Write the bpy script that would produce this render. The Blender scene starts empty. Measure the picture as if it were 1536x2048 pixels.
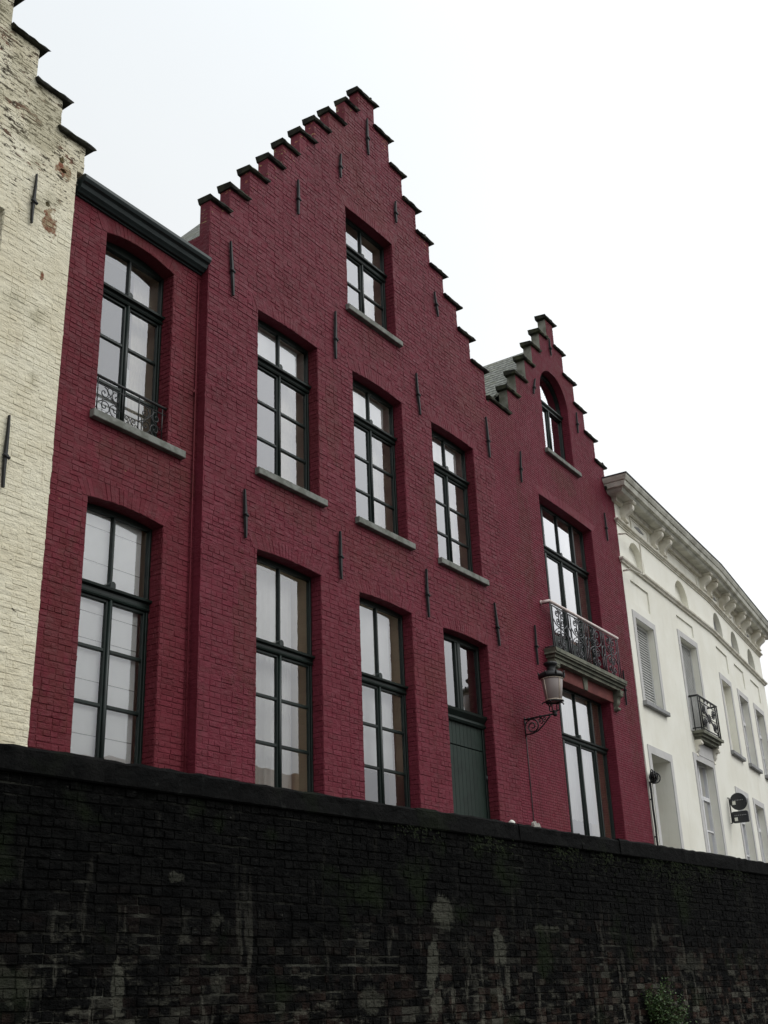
import bpy, math, random
from math import sin, cos, pi, radians, sqrt
from mathutils import Vector, Matrix
from mathutils.geometry import tessellate_polygon
random.seed(7)
S = bpy.context.scene
COL = S.collection

# ------------------------------------------------------------------ camera
cam_d = bpy.data.cameras.new('camera'); cam = bpy.data.objects.new('camera', cam_d); COL.objects.link(cam)
cam.matrix_world = Matrix(((0.57903722, -0.29822536, -0.75880006, 0.0),
                           (-0.8144867, -0.25318089, -0.52202573, -10.0),
                           (-0.03643236, 0.92030488, -0.38950174, 0.0), (0, 0, 0, 1))) @ Matrix.Identity(4)
# stored matrix maps camera x, y, z(back) to the world: columns are the camera axes
cam_d.sensor_fit = 'VERTICAL'; cam_d.sensor_height = 24.0; cam_d.sensor_width = 18.0
cam_d.lens = 2321.6 / 2048 * 24.0
cam_d.clip_start = 0.05; cam_d.clip_end = 2000
S.camera = cam
S.render.resolution_x = 768; S.render.resolution_y = 1024

# ------------------------------------------------------------------ world: bright overcast
SUN_EL, SUN_AZ = radians(48), radians(150)      # azimuth clockwise from +Y
w = bpy.data.worlds.new('World'); S.world = w; w.use_nodes = True
nt = w.node_tree; N = nt.nodes; L = nt.links; N.clear()
out = N.new('ShaderNodeOutputWorld'); bg = N.new('ShaderNodeBackground'); bg.inputs[1].default_value = 0.1
L.new(bg.outputs[0], out.inputs[0])
sky = N.new('ShaderNodeTexSky'); sky.sky_type = 'NISHITA'; sky.sun_disc = False
sky.sun_elevation = SUN_EL; sky.sun_rotation = SUN_AZ
tc = N.new('ShaderNodeTexCoord')
def wmath(op, a, b=None, c=None, clamp=False):
    n = N.new('ShaderNodeMath'); n.operation = op; n.use_clamp = clamp
    for i, v in enumerate((a, b, c)):
        if v is None: continue
        if isinstance(v, (int, float)): n.inputs[i].default_value = v
        else: L.new(v, n.inputs[i])
    return n.outputs[0]
sep = N.new('ShaderNodeSeparateXYZ'); L.new(tc.outputs['Generated'], sep.inputs[0])
rampz = N.new('ShaderNodeValToRGB'); e = rampz.color_ramp.elements
e[0].position = 0.0; e[0].color = (0.99, 0.995, 1.0, 1)
e[1].position = 0.8; e[1].color = (0.86, 0.91, 0.945, 1)
m = rampz.color_ramp.elements.new(0.47); m.color = (0.965, 0.985, 0.99, 1)
L.new(sep.outputs[2], rampz.inputs[0])
dt = N.new('ShaderNodeVectorMath'); dt.operation = 'DOT_PRODUCT'
bd = Vector((0.30, -0.80, 0.52)).normalized(); dt.inputs[1].default_value = bd
L.new(tc.outputs['Generated'], dt.inputs[0])
glow = N.new('ShaderNodeMapRange'); glow.inputs[1].default_value = -0.1; glow.inputs[2].default_value = 1.0
glow.inputs[3].default_value = 0.0; glow.inputs[4].default_value = 1.0; glow.interpolation_type = 'SMOOTHSTEP'
L.new(dt.outputs['Value'], glow.inputs[0])
cn = N.new('ShaderNodeTexNoise'); cn.inputs['Scale'].default_value = 2.2; cn.inputs['Detail'].default_value = 5
L.new(tc.outputs['Generated'], cn.inputs['Vector'])
cl = wmath('MULTIPLY_ADD', wmath('SUBTRACT', cn.outputs[0], 0.5), 0.12, 1.0)
# overcast sky: dimmer low down behind the camera, where the zenith light does not reach
def wramp(v, a, b, lo, hi):
    n = N.new('ShaderNodeMapRange'); n.interpolation_type = 'SMOOTHSTEP'; L.new(v, n.inputs[0])
    for i_, x_ in enumerate((a, b, lo, hi)): n.inputs[i_ + 1].default_value = x_
    return n.outputs[0]
lowz = wramp(sep.outputs[2], 0.0, 0.5, 0.30, 1.0); sidey = wramp(sep.outputs[1], -0.25, 0.35, 0.0, 1.0)
lowf = wmath('ADD', lowz, wmath('MULTIPLY', wmath('SUBTRACT', 1.0, lowz), sidey))
br = wmath('MULTIPLY', wmath('MULTIPLY', wmath('MULTIPLY_ADD', glow.outputs[0], 7.5, 9.6), cl), lowf)
vm = N.new('ShaderNodeVectorMath'); vm.operation = 'SCALE'
L.new(rampz.outputs[0], vm.inputs[0]); L.new(br, vm.inputs['Scale'])
mx = N.new('ShaderNodeMixRGB'); mx.inputs[0].default_value = 0.03
L.new(vm.outputs[0], mx.inputs[1]); L.new(sky.outputs[0], mx.inputs[2]); L.new(mx.outputs[0], bg.inputs[0])

sun_d = bpy.data.lights.new('sun', 'SUN'); sun = bpy.data.objects.new('sun', sun_d); COL.objects.link(sun)
sun_d.energy = 0.9; sun_d.angle = radians(25); sun_d.color = (1.0, 0.97, 0.93)
sd = Vector((sin(SUN_AZ) * cos(SUN_EL), cos(SUN_AZ) * cos(SUN_EL), sin(SUN_EL)))
sun.rotation_euler = sd.to_track_quat('Z', 'Y').to_euler()
S.view_settings.view_transform = 'Standard'; S.view_settings.look = 'None'
S.view_settings.exposure = 0.0; S.view_settings.gamma = 1.0
S.cycles.max_bounces = 7; S.cycles.transparent_max_bounces = 12

# ------------------------------------------------------------------ materials
class Mat:
    """small node helper; positions are read in world metres"""
    def __init__(s, name):
        s.m = bpy.data.materials.new(name); s.m.use_nodes = True
        s.t = s.m.node_tree; s.N = s.t.nodes; s.N.clear()
        s.out = s.N.new('ShaderNodeOutputMaterial'); s.b = s.N.new('ShaderNodeBsdfPrincipled')
        s.t.links.new(s.b.outputs[0], s.out.inputs[0])
        g = s.N.new('ShaderNodeNewGeometry'); s.pos = g.outputs['Position']
        s.sp = None
    def link(s, a, b): s.t.links.new(a, b)
    def put(s, v, i):
        if isinstance(v, (int, float)): i.default_value = v
        elif isinstance(v, tuple): i.default_value = v if len(v) == 4 or i.type == 'VECTOR' else (*v, 1)
        else: s.link(v, i)
    def xyz(s):
        if not s.sp:
            n = s.N.new('ShaderNodeSeparateXYZ'); s.link(s.pos, n.inputs[0]); s.sp = n.outputs
        return s.sp
    def math(s, op, a, b=0.0, c=0.0, clamp=False):
        n = s.N.new('ShaderNodeMath'); n.operation = op; n.use_clamp = clamp
        s.put(a, n.inputs[0]); s.put(b, n.inputs[1]); s.put(c, n.inputs[2]); return n.outputs[0]
    def scaled(s, v, off=(0, 0, 0)):
        n = s.N.new('ShaderNodeVectorMath'); n.operation = 'MULTIPLY_ADD'
        s.link(s.pos, n.inputs[0]); n.inputs[1].default_value = v; n.inputs[2].default_value = off; return n.outputs[0]
    def noise(s, scale, detail=4, rough=0.55, stretch=(1, 1, 1), off=(0, 0, 0), dist=0.0):
        n = s.N.new('ShaderNodeTexNoise'); n.inputs['Scale'].default_value = scale
        n.inputs['Detail'].default_value = detail; n.inputs['Roughness'].default_value = rough
        n.inputs['Distortion'].default_value = dist
        s.link(s.scaled(stretch, off), n.inputs['Vector']); return n.outputs[0]
    def ramp(s, v, a, b, lo=0.0, hi=1.0, smooth=True):
        n = s.N.new('ShaderNodeMapRange'); n.interpolation_type = 'SMOOTHSTEP' if smooth else 'LINEAR'
        s.put(v, n.inputs[0]); s.put(a, n.inputs[1]); s.put(b, n.inputs[2]); s.put(lo, n.inputs[3]); s.put(hi, n.inputs[4])
        return n.outputs[0]
    def mix(s, f, a, b):
        n = s.N.new('ShaderNodeMixRGB'); s.put(f, n.inputs[0]); s.put(a, n.inputs[1]); s.put(b, n.inputs[2]); return n.outputs[0]
    def attr(s, name):
        n = s.N.new('ShaderNodeAttribute'); n.attribute_name = name; return n.outputs['Fac']
    def bump(s, h, dist, strength=1.0):
        n = s.N.new('ShaderNodeBump'); n.inputs['Strength'].default_value = strength; n.inputs['Distance'].default_value = dist
        s.link(h, n.inputs['Height']); s.link(n.outputs[0], s.b.inputs['Normal'])
    def blob(s, cx, cz, rx, rz, warp, ax=0):
        """soft elliptical stain centred at a world place (x or other axis, z)"""
        p = s.xyz()
        a = s.math('DIVIDE', s.math('SUBTRACT', p[ax], cx), rx); b = s.math('DIVIDE', s.math('SUBTRACT', p[2], cz), rz)
        d = s.math('SQRT', s.math('ADD', s.math('MULTIPLY', a, a), s.math('MULTIPLY', b, b)))
        d = s.math('ADD', d, s.math('MULTIPLY', s.math('SUBTRACT', warp, 0.5), 3.4))
        return s.ramp(d, 0.75, 1.05, 1.0, 0.0)
    def base(s, c, rough=0.8, spec=None, metal=0.0):
        s.put(c, s.b.inputs['Base Color']); s.put(rough, s.b.inputs['Roughness'])
        if spec is not None: s.b.inputs['Specular IOR Level'].default_value = spec
        s.b.inputs['Metallic'].default_value = metal
        return s.m

def red_paint(name, c, chips, rough_bump, drips=()):
    q = Mat(name)
    n1 = q.noise(1.1, 5); n2 = q.noise(9, 4); rnd = q.attr('rnd')
    v = q.math('ADD', q.math('MULTIPLY', n1, 0.55), q.math('ADD', q.math('MULTIPLY', n2, 0.35), q.math('MULTIPLY', rnd, 0.22)))
    v = q.ramp(v, 0.35, 0.8, 0.0, 1.0, False)
    lo = tuple(x * 0.78 for x in c); hi = (c[0] * 1.16, c[1] * 1.35, c[2] * 1.45)
    col = q.mix(v, (*lo, 1), (*hi, 1))
    # browner weathering in big soft patches
    n3 = q.noise(0.6, 4, off=(5, 3, 9)); col = q.mix(q.ramp(n3, 0.5, 0.72, 0, 0.55), col, (c[0] * 0.85, c[1] * 1.5, c[2] * 0.85, 1))
    # faded pinkish scuffs and run-off streaks
    n6 = q.noise(3.2, 6, 0.7, (1, 1, 0.35), (4, 4, 1)); col = q.mix(q.ramp(n6, 0.6, 0.78, 0, 0.3), col, (c[0] * 1.3, c[1] * 3.0, c[2] * 2.6, 1))
    # flaked specks of ochre mortar and lichen
    n4 = q.noise(16, 3, 0.6, (0.5, 0.5, 1.6)); n5 = q.noise(1.6, 3, off=(2, 7, 1))
    th = q.math('MULTIPLY_ADD', chips(q), -0.17, 0.80)
    th = q.math('SUBTRACT', th, q.math('MULTIPLY', q.math('SUBTRACT', n5, 0.5), 0.25))
    mask = q.ramp(n4, th, q.math('ADD', th, 0.03), 0, 1)
    hue = q.mix(q.ramp(q.noise(6, 2, off=(1, 1, 4)), 0.42, 0.6), (0.33, 0.12, 0.06, 1), (0.34, 0.27, 0.13, 1))
    col = q.mix(mask, col, hue)
    wp = q.noise(4.5, 5, 0.65, (1, 1, 0.5), (6, 2, 2))
    for cx, cz, rx_, rz_, k_ in drips:          # rust-brown and sooty run-off below sills and gutters
        col = q.mix(q.math('MULTIPLY', q.blob(cx, cz, rx_, rz_, wp), k_), col, (0.075, 0.022, 0.013, 1))
    st_ = q.noise(2.6, 5, 0.65, (2.2, 2.2, 0.22), (3, 9, 4)); col = q.mix(q.ramp(st_, 0.56, 0.72, 0, 0.4), col, (c[0] * .55, c[1] * .8, c[2] * .6, 1))
    fine = q.noise(38, 5, 0.65); mid = q.noise(13, 3, 0.6, (0.6, 0.6, 1.5))
    q.bump(q.math('MULTIPLY', q.math('ADD', fine, q.math('MULTIPLY', mid, 1.8)), q.ramp(q.noise(1.7, 3, off=(8, 1, 1)), 0.35, 0.65, 0.35, 1.25)), rough_bump, 0.9)
    return q.base(col, q.ramp(n2, 0.3, 0.7, 0.6, 0.8), 0.22)
def chipsA(q):
    p = q.xyz()
    # distance below the stepped edge of the tall gable
    l = q.math('SUBTRACT', q.math('MULTIPLY_ADD', q.math('SUBTRACT', p[0], 10.26), 1.30, 11.15), p[2])
    r = q.math('SUBTRACT', q.math('MULTIPLY_ADD', q.math('SUBTRACT', 18.45, p[0]), 1.28, 11.25), p[2])
    return q.ramp(q.math('MINIMUM', l, r), 0.1, 1.5, 1.0, -0.15)
def chipsC(q):
    p = q.xyz()
    l = q.math('SUBTRACT', q.math('MULTIPLY_ADD', q.math('SUBTRACT', p[0], 18.6), 1.15, 11.2), p[2])
    r = q.math('SUBTRACT', q.math('MULTIPLY_ADD', q.math('SUBTRACT', 24.7, p[0]), 1.28, 11.2), p[2])
    return q.ramp(q.math('MINIMUM', l, r), 0.1, 1.6, 0.7, -0.3)
RED = (0.134, 0.0152, 0.0252)
M = {}
M['redA'] = red_paint('painted_rough_brick', RED, chipsA, 0.010, ((12.3, 6.75, .62, .28, .3), (14.75, 6.72, .6, .28, .33), (17.05, 6.7, .6, .26, .3), (14.5, 10.6, .55, .3, .25), (11.2, 4.6, .3, 1.2, .3), (16.0, 7.9, .25, .9, .3), (13.2, 8.6, .2, .8, .3)))
M['redB'] = red_paint('painted_brick_low', (0.128, 0.0135, 0.021), lambda q: 0.12, 0.009, ((9.4, 6.5, .8, .3, .3), (8.2, 4.0, .25, 1.2, .3), (10.1, 7.5, .15, 1.8, .2)))
M['redC'] = red_paint('painted_fine_brick', (0.150, 0.0165, 0.029), chipsC, 0.004, ((21.8, 10.6, .6, .25, .4), (19.6, 8.5, .3, 1.6, .35), (24.2, 6.5, .3, 2.0, .3)))

q = Mat('lime_washed_brick'); p = q.xyz(); rnd = q.attr('rnd')
n1 = q.noise(1.4, 5); n2 = q.noise(14, 4, 0.65, (0.45, 1, 1.4)); n3 = q.noise(2.0, 4, off=(3, 1, 2))
col = q.mix(q.ramp(n1, 0.3, 0.7), (0.67, 0.61, 0.45, 1), (0.77, 0.725, 0.57, 1))
up = q.ramp(q.math('ADD', p[2], q.math('MULTIPLY', n3, 3.0)), 9.6, 12.2, 0.0, 1.0)   # lime has worn off towards the top
pit = q.noise(24, 3, 0.6, (0.5, 1, 1.3), (4, 4, 4))
th = q.math('MULTIPLY_ADD', up, -0.16, 0.705)
col = q.mix(q.ramp(n2, th, q.math('ADD', th, 0.03)), col, q.mix(q.ramp(q.noise(3.1, 2), 0.5, 0.62), (0.075, 0.062, 0.042, 1), (0.17, 0.085, 0.055, 1)))
tp = q.math('MULTIPLY_ADD', up, -0.15, 0.73); col = q.mix(q.ramp(pit, tp, q.math('ADD', tp, 0.03)), col, (0.06, 0.05, 0.035, 1))
nw = q.noise(7, 4, 0.6)
col = q.mix(q.ramp(q.math('ADD', q.noise(1.7, 3, off=(9, 9, 2)), q.math('MULTIPLY', up, 0.12)), 0.56, 0.72, 0, 0.55), col, (0.36, 0.33, 0.22, 1))
patch = q.math('MAXIMUM', q.blob(7.43, 9.04, 0.13, 0.20, nw), q.blob(7.41, 8.26, 0.03, 0.09, nw))
patch = q.math('MAXIMUM', patch, q.blob(7.60, 9.93, 0.13, 0.10, nw))
bc = q.mix(q.ramp(q.math('ADD', q.math('MULTIPLY', rnd, .5), q.noise(30, 3)), 0.5, 0.9), (0.22, 0.085, 0.05, 1), (0.34, 0.27, 0.17, 1))
col = q.mix(patch, col, bc)
# hairline run-offs
st = q.noise(3.5, 5, 0.6, (2.6, 1, 0.25), (1, 2, 3)); col = q.mix(q.ramp(st, 0.60, 0.75, 0, 0.3), col, (0.30, 0.22, 0.13, 1))
q.bump(q.math('ADD', q.noise(30, 5, 0.65), q.math('MULTIPLY', q.noise(10, 3, 0.6, (0.6, 1, 1.3)), 1.8)), 0.014, 0.9)
M['cream'] = q.base(col, 0.9, 0.2)

q = Mat('wet_black_brick'); p = q.xyz(); rnd = q.attr('rnd')
nw = q.noise(5.5, 5, 0.65, (1, 1, 0.6)); big = q.noise(0.9, 4, off=(2, 2, 2))
low = q.ramp(q.math('ADD', p[2], q.math('MULTIPLY', q.math('SUBTRACT', big, 0.5), 1.8)), 0.95, -0.35, 0.0, 1.0)
lowr = q.math('MULTIPLY', low, q.ramp(p[0], 5.5, 17, 0.45, 1.0))
soot = q.mix(q.ramp(q.noise(12, 4), 0.35, 0.7), (0.0010, 0.0011, 0.0011, 1), (0.0045, 0.0045, 0.0042, 1))
brk = q.mix(q.ramp(rnd, 0.2, 0.85), (0.014, 0.012, 0.011, 1), (0.042, 0.024, 0.018, 1))
brk = q.mix(q.ramp(rnd, 0.87, 0.93), brk, (0.075, 0.072, 0.058, 1))
show = q.math('MULTIPLY', lowr, q.ramp(q.math('ADD', q.noise(3.0, 5, 0.65, (1, 1, 0.55)), q.math('MULTIPLY', rnd, 0.22)), 0.56, 0.76), clamp=True)
col = q.mix(show, soot, brk)
str_ = q.noise(4.2, 5, 0.6, (2.0, 1, 0.32), (7, 1, 3))
col = q.mix(q.math('MULTIPLY', q.ramp(str_, 0.585, 0.68, 0, 0.6), q.math('MULTIPLY_ADD', low, 0.9, 0.12)), col, (0.13, 0.125, 0.10, 1))
jn = q.math('MULTIPLY', q.attr('joint'), q.ramp(q.noise(2.4, 4, 0.6, off=(1, 5, 1)), 0.5, 0.66))
col = q.mix(q.math('MULTIPLY', jn, q.math('MULTIPLY_ADD', low, 0.6, 0.2)), col, (0.11, 0.11, 0.09, 1))
col = q.mix(q.ramp(q.noise(22, 3, 0.6), 0.70, 0.76, 0, 0.5), col, (0.10, 0.10, 0.085, 1))
for cx, cz, rx, rz, f in ((10.68, .83, .17, .17, .85), (10.45, .33, .10, .32, .9), (10.50, -.03, .09, .14, .9), (11.67, .54, .11, .20, .8), (6.54, .16, .06, .20, .8),
                          (5.6, .22, .22, .14, .45), (9.49, .02, .16, .14, .5), (7.56, .20, .12, .10, .35), (7.57, .70, .10, .09, .35), (16.2, .35, .5, .12, .4),
                          (7.05, 1.0, .08, .05, .45), (12.6, .72, .30, .03, .6), (15.3, .72, .07, .25, .4)):
    col = q.mix(q.math('MULTIPLY', q.blob(cx, cz, rx, rz, nw), f * 0.7), col, (0.085, 0.085, 0.066, 1))
sm = q.noise(8.5, 6, 0.72, (0.55, 0.55, 1.5), (2, 8, 8)); lw2 = q.ramp(q.math('ADD', p[2], q.math('MULTIPLY', q.math('SUBTRACT', q.noise(1.3, 4, 0.6, (1.6, 1, .35), (5, 5, 8)), 0.5), 3.2)), 0.75, -0.45, 0.0, 1.0)
col = q.mix(q.math('MULTIPLY', q.ramp(sm, 0.52, 0.66, 0, 0.75), lw2), col, (0.085, 0.082, 0.064, 1))
col = q.mix(q.ramp(q.noise(17, 5, 0.7, (0.35, 0.35, 1.8), (4, 1, 2)), 0.63, 0.72, 0, 0.55), col, (0.032, 0.033, 0.031, 1))
gr = q.noise(1.5, 4, off=(8, 3, 4)); col = q.mix(q.ramp(gr, 0.56, 0.7, 0, 0.6), col, (0.012, 0.018, 0.007, 1))
q.bump(q.math('ADD', q.noise(32, 5, 0.7), q.math('MULTIPLY', q.noise(9, 4, 0.6, (.6, .6, 1.3)), 2.4)), 0.03, 1.0)
M['quay'] = q.base(col, 0.85, 0.06)
q = Mat('wet_black_coping_stone')
col = q.mix(q.ramp(q.noise(6, 5), 0.35, 0.7), (0.0012, 0.0013, 0.0013, 1), (0.0034, 0.0034, 0.0032, 1))
col = q.mix(q.ramp(q.noise(1.3, 4, off=(3, 3, 3)), 0.55, 0.7, 0, 0.7), col, (0.008, 0.011, 0.005, 1))
col = q.mix(q.ramp(q.noise(9, 5, 0.7, off=(1, 3, 3)), 0.60, 0.72, 0, 0.6), col, (0.022, 0.023, 0.021, 1))
col = q.mix(q.ramp(q.noise(2.2, 5, 0.7, (1, 1, .5), (9, 2, 2)), 0.54, 0.68, 0, 0.5), col, (0.010, 0.0098, 0.009, 1))
q.bump(q.math('ADD', q.noise(20, 6, 0.7), q.math('MULTIPLY', q.noise(5, 4, 0.6, (.6, .6, 1.4)), 1.5)), 0.02, 1.0); M['coping'] = q.base(col, 0.85, 0.08)

def simple(name, c, rough=0.7, spec=0.4, var=0.25, scale=8, bump=0.0, bs=30, metal=0.0, c2=None, th=(0.4, 0.65)):
    q = Mat(name); n = q.noise(scale, 4)
    d = tuple(x * (1 - var) for x in c) if c2 is None else c2
    col = q.mix(q.ramp(n, *th), (*c, 1), (*d, 1))
    if bump: q.bump(q.noise(bs, 4), bump, 0.8)
    return q.base(col, rough, spec, metal)
M['capstone'] = simple('dark_cap_stone', (0.022, 0.021, 0.018), 0.9, 0.2, c2=(0.05, 0.05, 0.035), scale=5, bump=0.01)
M['capgrey'] = simple('mossy_grey_cap_stone', (0.035, 0.035, 0.028), 0.9, 0.2, c2=(0.075, 0.08, 0.045), scale=5, bump=0.01)
M['cement'] = simple('grey_cement_render', (0.24, 0.235, 0.20), 0.9, 0.2, c2=(0.13, 0.13, 0.10), scale=4, bump=0.006)
M['sill'] = simple('blue_grey_sill_stone', (0.20, 0.205, 0.185), 0.8, 0.3, c2=(0.12, 0.125, 0.105), scale=7, bump=0.003)
M['green'] = simple('dark_green_gloss_paint', (0.0075, 0.0150, 0.0120), 0.38, 0.30, 0.3, 4)
M['doorgreen'] = simple('door_green_paint', (0.015, 0.027, 0.021), 0.55, 0.25, 0.25, 3)
M['gutter'] = simple('green_grey_gutter_paint', (0.022, 0.034, 0.034), 0.5, 0.4, 0.2, 3)
M['iron'] = simple('black_wrought_iron', (0.009, 0.0095, 0.010), 0.5, 0.45, 0.3, 20, 0.002)
M['anchor'] = simple('black_painted_anchor_iron', (0.010, 0.011, 0.012), 0.6, 0.4, 0.3, 30, 0.002)
M['greyiron'] = simple('worn_grey_iron', (0.04, 0.04, 0.046), 0.5, 0.5, 0.6, 12)
M['pinkrail'] = simple('pinkish_white_rail_paint', (0.78, 0.66, 0.62), 0.5, 0.5, 0.15, 6)
M['balstone'] = simple('weathered_balcony_stone', (0.17, 0.17, 0.13), 0.85, 0.3, c2=(0.10, 0.105, 0.08), scale=5, bump=0.004)
M['beam'] = simple('faded_red_beam_paint', (0.15, 0.042, 0.036), 0.8, 0.3, c2=(0.11, 0.028, 0.026), scale=4, bump=0.004)
M['jamb'] = simple('pale_interior_jamb_paint', (0.66, 0.57, 0.40), 0.7, 0.3, 0.1, 3)
M['jambgrey'] = simple('greige_interior_jamb_paint', (0.80, 0.75, 0.66), 0.7, 0.3, 0.1, 3)
M['room'] = simple('dim_room_plaster', (0.62, 0.57, 0.48), 0.9, 0.2, 0.1, 2)
M['greige'] = simple('greige_strip_fill_cloth', (0.84, 0.78, 0.66), 0.9, 0.1, 0.15, 4)  # for cloth strips added to brighten the jamb side of the panes
M['curtain_and_fill'] = simple('white_curtain_cloth', (0.88, 0.88, 0.83), 0.9, 0.1, 0.04, 6)
M['blind'] = simple('white_blind_cloth', (0.90, 0.91, 0.885), 0.9, 0.1, 0.05, 3)
M['blindline'] = simple('grey_blind_seam', (0.30, 0.30, 0.28), 0.9, 0.1, 0.05, 3)
q = Mat('off_white_stucco')
col = q.mix(q.ramp(q.noise(1.2, 5), 0.35, 0.7), (0.83, 0.815, 0.73, 1), (0.77, 0.75, 0.655, 1))
col = q.mix(q.ramp(q.noise(1.5, 5, 0.65, (2.2, 2.2, 0.2), (3, 3, 1)), 0.54, 0.74, 0, 0.28), col, (0.58, 0.56, 0.47, 1))
col = q.mix(q.ramp(q.noise(26, 3, 0.6), 0.70, 0.75, 0, 0.3), col, (0.40, 0.38, 0.32, 1))
q.bump(q.noise(60, 4), 0.002, 0.8); M['stucco'] = q.base(col, 0.85, 0.25)
M['stuccotrim'] = simple('cream_trim_paint', (0.76, 0.73, 0.64), 0.8, 0.3, c2=(0.60, 0.56, 0.46), scale=3, bump=0.002)
M['cornice'] = simple('weathered_cornice_paint', (0.66, 0.65, 0.57), 0.8, 0.3, c2=(0.42, 0.41, 0.35), scale=2.4, bump=0.003, th=(0.35, 0.7))
M['surround'] = simple('light_grey_surround_paint', (0.54, 0.53, 0.515), 0.8, 0.3, 0.08, 3)
M['greysill'] = simple('mid_grey_sill_paint', (0.30, 0.30, 0.30), 0.8, 0.3, 0.2, 3)
M['lead'] = simple('dark_zinc_edge', (0.03, 0.035, 0.045), 0.5, 0.5, 0.2, 3)
M['whitewood'] = simple('white_window_paint', (0.72, 0.72, 0.72), 0.5, 0.4, 0.06, 3)
M['shutter'] = simple('white_shutter_paint', (0.62, 0.62, 0.60), 0.6, 0.3, 0.08, 3)
M['signblack'] = simple('black_sign_enamel', (0.010, 0.012, 0.016), 0.25, 0.5, 0.1, 3)
M['signwhite'] = simple('white_sign_paint', (0.75, 0.74, 0.66), 0.5, 0.4, 0.05, 3)
M['slate'] = simple('grey_roof_slate', (0.13, 0.135, 0.125), 0.8, 0.3, c2=(0.065, 0.07, 0.06), scale=9, bump=0.01)
M['pave'] = simple('wet_grey_paving', (0.07, 0.068, 0.066), 0.8, 0.3, 0.3, 2, 0.01)
M['cobble'] = simple('wet_grey_cobbles', (0.045, 0.043, 0.042), 0.7, 0.3, 0.3, 6, 0.03, 8)
M['soil'] = simple('dull_earth', (0.05, 0.05, 0.04), 0.9, 0.2, 0.3, 0.2)
M['farbrick'] = simple('plain_red_brick', (0.22, 0.085, 0.06), 0.9, 0.2, 0.3, 1.5, 0.01)
M['farwhite'] = simple('pale_far_stucco', (0.6, 0.57, 0.48), 0.9, 0.2, 0.15, 1.0)
M['fartile'] = simple('dark_orange_tiles', (0.16, 0.07, 0.045), 0.85, 0.3, 0.3, 3, 0.02, 6)
M['dark'] = simple('dark_void', (0.02, 0.018, 0.016), 0.9, 0.1)
M['weathered'] = simple('bleached_wood', (0.42, 0.40, 0.36), 0.9, 0.2, c2=(0.2, 0.19, 0.17), scale=30)
M['lamprim'] = simple('pale_lamp_rim', (0.62, 0.53, 0.42), 0.4, 0.5, 0.1, 8)
M['leaf'] = simple('dark_green_leaf', (0.055, 0.095, 0.025), 0.6, 0.3, c2=(0.02, 0.04, 0.014), scale=14)
M['moss'] = simple('dull_moss', (0.014, 0.020, 0.006), 0.9, 0.1, c2=(0.012, 0.016, 0.008), scale=14)
M['stem'] = simple('woody_stem', (0.05, 0.035, 0.022), 0.9, 0.1)

def glass(name, k, tint=0.92, wob=0.0016, wsc=2.2):
    q = Mat(name); q.N.remove(q.b)
    tr = q.N.new('ShaderNodeBsdfTransparent'); tr.inputs[0].default_value = (tint, tint, tint * 0.99, 1)
    gl = q.N.new('ShaderNodeBsdfGlossy'); gl.inputs['Roughness'].default_value = 0.0; gl.inputs[0].default_value = (0.97, 0.97, 1.0, 1)
    fr = q.N.new('ShaderNodeFresnel'); fr.inputs[0].default_value = 1.5
    f = q.math('MULTIPLY', fr.outputs[0], k, clamp=True)
    if wob:
        b = q.N.new('ShaderNodeBump'); b.inputs['Distance'].default_value = wob; b.inputs['Strength'].default_value = 1.0
        q.link(q.noise(wsc, 1), b.inputs['Height']); q.link(b.outputs[0], gl.inputs['Normal'])
    mxs = q.N.new('ShaderNodeMixShader'); q.link(f, mxs.inputs[0]); q.link(tr.outputs[0], mxs.inputs[1]); q.link(gl.outputs[0], mxs.inputs[2])
    q.link(mxs.outputs[0], q.out.inputs[0]); return q.m
M['glass'] = glass('old_window_glass', 3.6, 0.97)
M['glassC'] = glass('bright_window_glass', 4.2)
M['lampglass'] = simple('frosted_lamp_glass', (0.27, 0.225, 0.21), 0.3, 0.5, 0.05, 5)

q = Mat('canal_water'); q.bump(q.noise(3.0, 4, 0.5, (1, 1, 1)), 0.05, 0.6); M['water'] = q.base((0.012, 0.016, 0.012, 1), 0.08, 0.5)

# slate courses on the roofs, seen along the slope
q = Mat('weathered_slate_courses'); p = q.xyz()
rowf = q.math('FRACT', q.math('MULTIPLY', p[2], 6.2))
cellx = q.math('FRACT', q.math('ADD', q.math('MULTIPLY', p[1], 4.5), q.math('MULTIPLY', q.math('FLOOR', q.math('MULTIPLY', p[2], 6.2)), 0.47)))
n = q.noise(11, 3); col = q.mix(q.ramp(n, 0.35, 0.65), (0.26, 0.265, 0.235, 1), (0.11, 0.115, 0.095, 1))
col = q.mix(q.ramp(q.noise(3, 3), 0.5, 0.7, 0, 0.5), col, (0.15, 0.155, 0.08, 1)); col = q.mix(q.ramp(rowf, 0.10, 0.34, 0.92, 0.0), col, (0.012, 0.012, 0.010, 1))
h = q.math('ADD', q.ramp(rowf, 0.0, 0.12, 0.0, 1.0), q.math('MULTIPLY', q.ramp(cellx, 0.0, 0.10, 0.0, 1.0), 0.5))
q.bump(h, 0.012, 0.8); M['slatec'] = q.base(col, 0.8, 0.3)

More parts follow.
